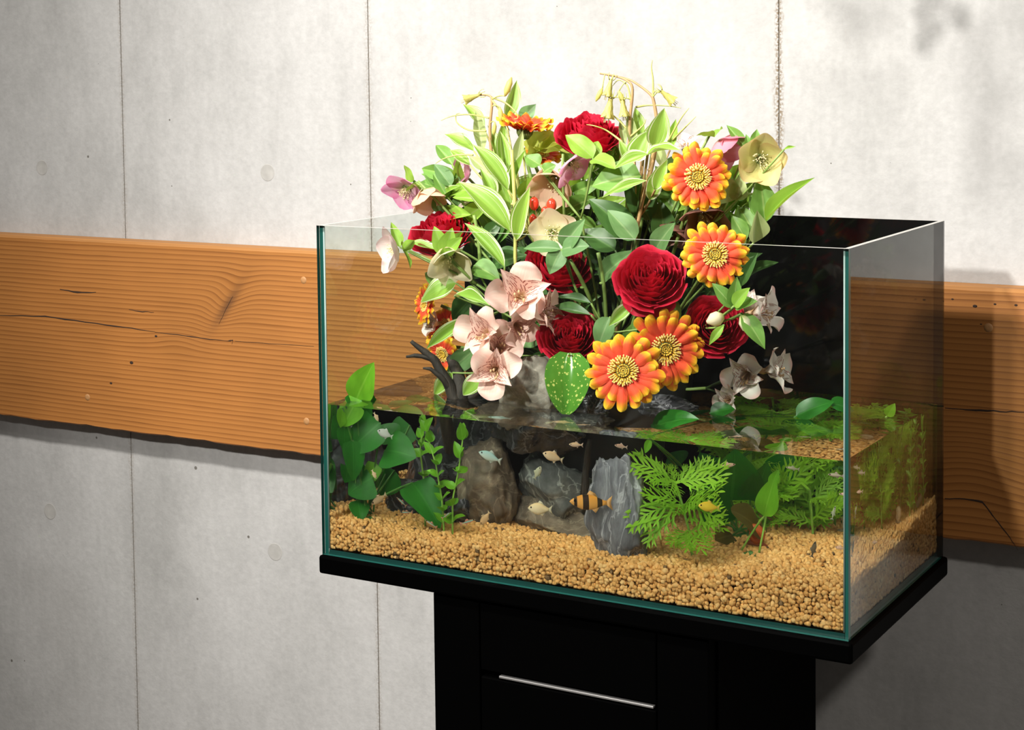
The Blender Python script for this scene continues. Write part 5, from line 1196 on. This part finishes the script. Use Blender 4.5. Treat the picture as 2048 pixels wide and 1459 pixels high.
# ---- fish
def fish(px, py, Y, lpx, ang, label, col, col2=None, tall=.36, bands=0, via=wat, eye=True, group='small aquarium fish', stripe=None, cat='fish', name='fish', yaw=0.0):
    P = via(px, py, Y); L = lpx*px_at(P); a = math.radians(ang)
    ax = (_r*math.cos(a)+_u*math.sin(a))                     # nose direction
    n0 = (CAM-P).normalized(); ax = (ax+n0*yaw).normalized(); up = (n0.cross(ax)).normalized()
    if up.z < 0: up = -up
    sd = ax.cross(up)
    mk = 'fish_'+label
    m, nt, nd, lk, b = material(mk[:60]); uv = N(nt, 'ShaderNodeUVMap'); sp = N(nt, 'ShaderNodeSeparateXYZ'); lk.new(uv.outputs[0], sp.inputs[0])
    c = mix_c(nt, sp.outputs[1], col, col2 or tuple(x*.75 for x in col))
    nz = N(nt, 'ShaderNodeTexNoise', i_Scale=400.0); c = mix_c(nt, .2, c, nz.outputs['Fac'], 'OVERLAY')
    if bands:
        for b0, b1 in ((.10, .17), (.30, .44), (.64, .76)):
            k = math_n(nt, 'MULTIPLY', math_n(nt, 'GREATER_THAN', sp.outputs[0], b0), math_n(nt, 'LESS_THAN', sp.outputs[0], b1)); c = mix_c(nt, k, c, (0.03, 0.014, 0.008))
    if stripe:
        k = math_n(nt, 'LESS_THAN', math_n(nt, 'ABSOLUTE', math_n(nt, 'SUBTRACT', sp.outputs[1], .52)), .10); c = mix_c(nt, k, c, stripe)
    lk.new(c, b.inputs['Base Color']); b.inputs['Roughness'].default_value = .3; b.inputs['Subsurface Weight'].default_value = 0.0
    t = thing(name, label, cat, P, group)
    hs = [(0, .03), (.05, .30), (.14, .62), (.28, .92), (.42, 1.0), (.56, .88), (.70, .58), (.80, .32), (.86, .26)]
    g = G(); n = 12; vv, uvs = [], []
    for f, h in hs:
        cc = P+ax*(L*(.5-f))
        for k in range(n):
            th = 2*math.pi*k/n; vv.append(cc+up*(math.cos(th)*h*tall*L*.5)+sd*(math.sin(th)*h*tall*L*.22)); uvs.append((f, (1-math.cos(th))/2))
    g.add(vv, [(j*n+k, j*n+(k+1) % n, (j+1)*n+(k+1) % n, (j+1)*n+k) for j in range(len(hs)-1) for k in range(n)]+[tuple(range(n-1, -1, -1)), tuple((len(hs)-1)*n+k for k in range(n))], uvs); g.build('body', m, t)
    fin = plain('fin_'+label[:40], tuple(min(1, x*.8+.03) for x in (col2 or col)), .5)
    def finm(nm, pts):
        g = G(); n_ = len(pts)
        v = [P+ax*(L*x)+up*(L*z)+sd*(.006*L*s) for s in (1, -1) for x, z in pts]
        g.add(v, [tuple(range(n_)), tuple(range(2*n_-1, n_-1, -1))]+[(i, n_+i, n_+(i+1) % n_, (i+1) % n_) for i in range(n_)]); g.build(nm, fin, t)
    finm('tail_fin', [(-.34, .03), (-.50, .16), (-.46, .0), (-.50, -.16), (-.34, -.03)])
    finm('dorsal_fin', [(.10, tall*.46), (.02, tall*.46+.10), (-.10, tall*.40+.06), (-.16, tall*.33)])
    finm('anal_fin', [(-.02, -tall*.46), (-.10, -tall*.44-.08), (-.20, -tall*.26)])
    if eye:
        for s in (1, -1):
            e = P+ax*(L*.38)+up*(L*tall*.06)+sd*(s*L*tall*.125); G().ball(e, L*.036, 8, 6).build('eye', plain('fish_eye', (0.01, 0.01, 0.01), .1) if 'fish_eye' not in bpy.data.materials else bpy.data.materials['fish_eye'], t)
    return t
CR, CR2 = (0.78, 0.50, 0.26), (0.86, 0.66, 0.42)
SI, SI2 = (0.42, 0.44, 0.38), (0.66, 0.68, 0.60)
PK, PK2 = (0.70, 0.38, 0.26), (0.78, 0.56, 0.42)
fish(1106, 913, .080, 46, 163, 'cream fish swimming left below the dark veined stone', CR, CR2, .42)
fish(1080, 1017, .075, 52, 178, 'cream fish swimming left low before the brown stone', (0.84, .60, .30), (.86, .76, .52), .46)
fish(1075, 945, .090, 32, 62, 'small pale fish pointing up over the grey stone', (0.55, .55, .36), (.72, .72, .52), .40, yaw=.4)
fish(770, 867, .030, 36, 160, 'silvery fish among the dark heart leaves', SI, SI2, .48)
fish(980, 913, .075, 52, 160, 'pale blue fish crossing the top of the brown stone', (.40, .66, .62), (.66, .72, .62), .36)
fish(1182, 1004, .028, 92, 180, 'orange fish with black bands at the slate stone', (.82, .33, .04), (.80, .40, .10), .34, bands=1)
fish(1418, 1013, .022, 46, 176, 'yellow fish right of the bright feathery plant', (.80, .52, .02), (.86, .62, .05), .44)
fish(1242, 892, .060, 28, 172, 'tiny pale fish under the water line above the slate stone', PK, PK2, .30)
fish(1152, 889, .060, 30, 178, 'tiny tan fish under the water line right of the dark stone', CR, PK2, .30)
fish(1455, 930, .090, 34, 8, 'slender pinkish fish before the large dark round leaf', PK, PK2, .24)
fish(970, 1036, .065, 34, 232, 'tan fish nosing down at the foot of the brown stone', (.50, .30, .13), (.56, .38, .2), .42)
fish(1434, 1052, .050, 26, 130, 'little peach fish at the edge of the feathery plant', PK, CR2, .32)
fish(1692, 988, .060, 30, 178, 'slender pale pink fish by the right front corner', PK, PK2, .22)
fish(1672, 950, .080, 34, 175, 'slender pale fish near the right front corner, upper one', (.50, .46, .30), PK2, .22)
fish(1585, 936, .120, 30, 172, 'thin pale fish under the surface over the feathery bushes', (.50, .46, .28), (.60, .58, .38), .20)
fish(758, 998, .035, 40, 212, 'brown fish under the dark heart leaves', (.34, .22, .10), (.44, .30, .16), .34)
fish(752, 833, .025, 20, 300, 'tiny tan fish close under the surface by the standing leaf', CR, CR2, .4)
fish(748, 948, .035, 20, 300, 'tiny tan fish between the dark heart leaves', CR, CR2, .4)
NE = (.06, .75, .68)
for (x, y, Y, l, a, lab) in ((803, 1003, .060, 28, 140, 'thin striped fish above the gravel at the left'), (813, 1024, .050, 28, 184, 'thin striped fish lying level over the gravel at the left'), (862, 1047, .040, 30, 150, 'thin striped fish under the lowest dark leaf'), (935, 1043, .045, 36, 18, 'thin striped fish before the foot of the brown stone'), (892, 1030, .040, 24, 35, 'thin striped fish beside the small leaved stem plant')):
    fish(x, y, Y, l, a, lab, (.20, .15, .10), (.62, .24, .14), .17, stripe=NE, group='thin striped fish near the gravel')
fish(1627, 1098, .075, 34, 75, 'little dark fish over the bright gravel at the right', (.09, .07, .04), (.16, .12, .07), .28)
fish(1811, 892, .53, 22, 100, 'small orange fish among the stems by the right pane', (.70, .32, .08), (.7, .4, .12), .4, via=watX)
fish(1712, 1022, .57, 30, 75, 'grey slender fish close to the right pane', (.34, .36, .22), (.42, .42, .28), .2, via=watX)
fish(1750, 1084, .56, 22, 175, 'pinkish fish just over the gravel by the right pane', PK, PK2, .35, via=watX)

# red snail and a pale snail on the gravel
def snail(c, r, col, label):
    t = thing('snail', label, 'snail', c, 'snails'); g = G(); pts, rad = [], []
    for i in range(46):
        a = i/45*2.4*2*math.pi; q = (i/45)**1.3; pts.append(c+V(math.cos(a)*r*.72*q, -.5*r*(1-q), r*.95+math.sin(a)*r*.72*q)); rad.append(r*(.06+.36*q))
    g.tube(pts, rad, 10); g.build('shell', plain('shell_'+label[:30], col, .25), t)
    g = G(); g.tube([c+V(-r*1.2, 0, r*.12), c+V(-r*.4, 0, r*.22), c+V(r*.5, 0, r*.2), c+V(r*1.1, 0, r*.08)], [.10*r, .26*r, .26*r, .08*r], 8, flat=.8); g.build('foot', plain('snail_foot_'+label[:20], tuple(x*.6 for x in col), .4), t)
p = wat(1512, 1055, .13); p.z = bed(p.x, p.y)+.002; snail(p, .011, (.50, .10, .02), 'red brown snail at the foot of the round leaved plant')
p = watX(1798, 1045, .545); p.z = bed(p.x, p.y)+.002; snail(p, .009, (.62, .46, .28), 'cream snail on the gravel by the right pane')
p = watX(1840, 1000, .56); tt_ = thing('pale_stick', 'short pale stick lying on the gravel in the right back corner', 'stick', p)
g = G(); twig(g, [p+V(-.018, -.002, -.012), p, p+V(.014, .004, .012)], .0045, .0038); g.build('stick', plain('pale_wood', (.52, .44, .26), .7), tt_)
# ------------------------------------------------------------------ leafy branch of a plant hanging overhead, whose soft shadow lies on the wall at the upper right
br = thing('hanging_branch', 'leafy green branch of a hanging plant throwing soft leaf shadows on the wall', 'plant', (0.60, 0.16, 1.95))
LS = Vector((0.08, -0.82, 1.58))
def sh(px, py, f=.75):
    """the place, at share f of the way from the ceiling spot, that shades the wall at (px, py)"""
    return LS.lerp(at(px, py, WALL_Y), f)
def vine(pts, r):
    g = G(); g.tube(pts, r, 7); g.build('twig', M_STEMD, br)
top = V(0.62, 0.16, 1.95)
vine([top, V(.64, .18, 1.3), sh(2120, -60), sh(2048, 155), sh(1960, 150), sh(1860, 125), sh(1790, 165), sh(1740, 182), sh(1660, 170)], .0022)
vine([sh(2010, -40), sh(2000, 60), sh(1980, 200), sh(1960, 300), sh(1960, 400)], .0022)
vine([V(.64, .18, 1.3), sh(2010, -40)], .0022); vine([V(.64, .18, 1.3), sh(1800, -60), sh(1740, 10)], .0022)
for (bx, by, tx, ty, w_) in ((1725, 20, 1715, 95, 26), (1740, 0, 1790, 60, 50), (1990, 60, 1930, 80, 60), (1985, 130, 1960, 190, 60), (1975, 200, 2020, 240, 60), (1970, 230, 1945, 300, 60), (1965, 280, 2000, 330, 70), (1960, 320, 1930, 340, 50), (1962, 340, 1985, 400, 64), (2030, 300, 2050, 380, 50), (1960, 185, 1905, 195, 36), (2000, 10, 2020, 30, 40), (1930, 60, 1960, 120, 60), (1700, -10, 1680, 60, 40), (1950, 380, 1960, 430, 40)):
    b, tp = sh(bx, by), sh(tx, ty)
    leaf(br, blade('ovate', ML['mid'], 6, 10, fold=.15, bend=.4), b, tp, w_*px_at(b), LS-b)
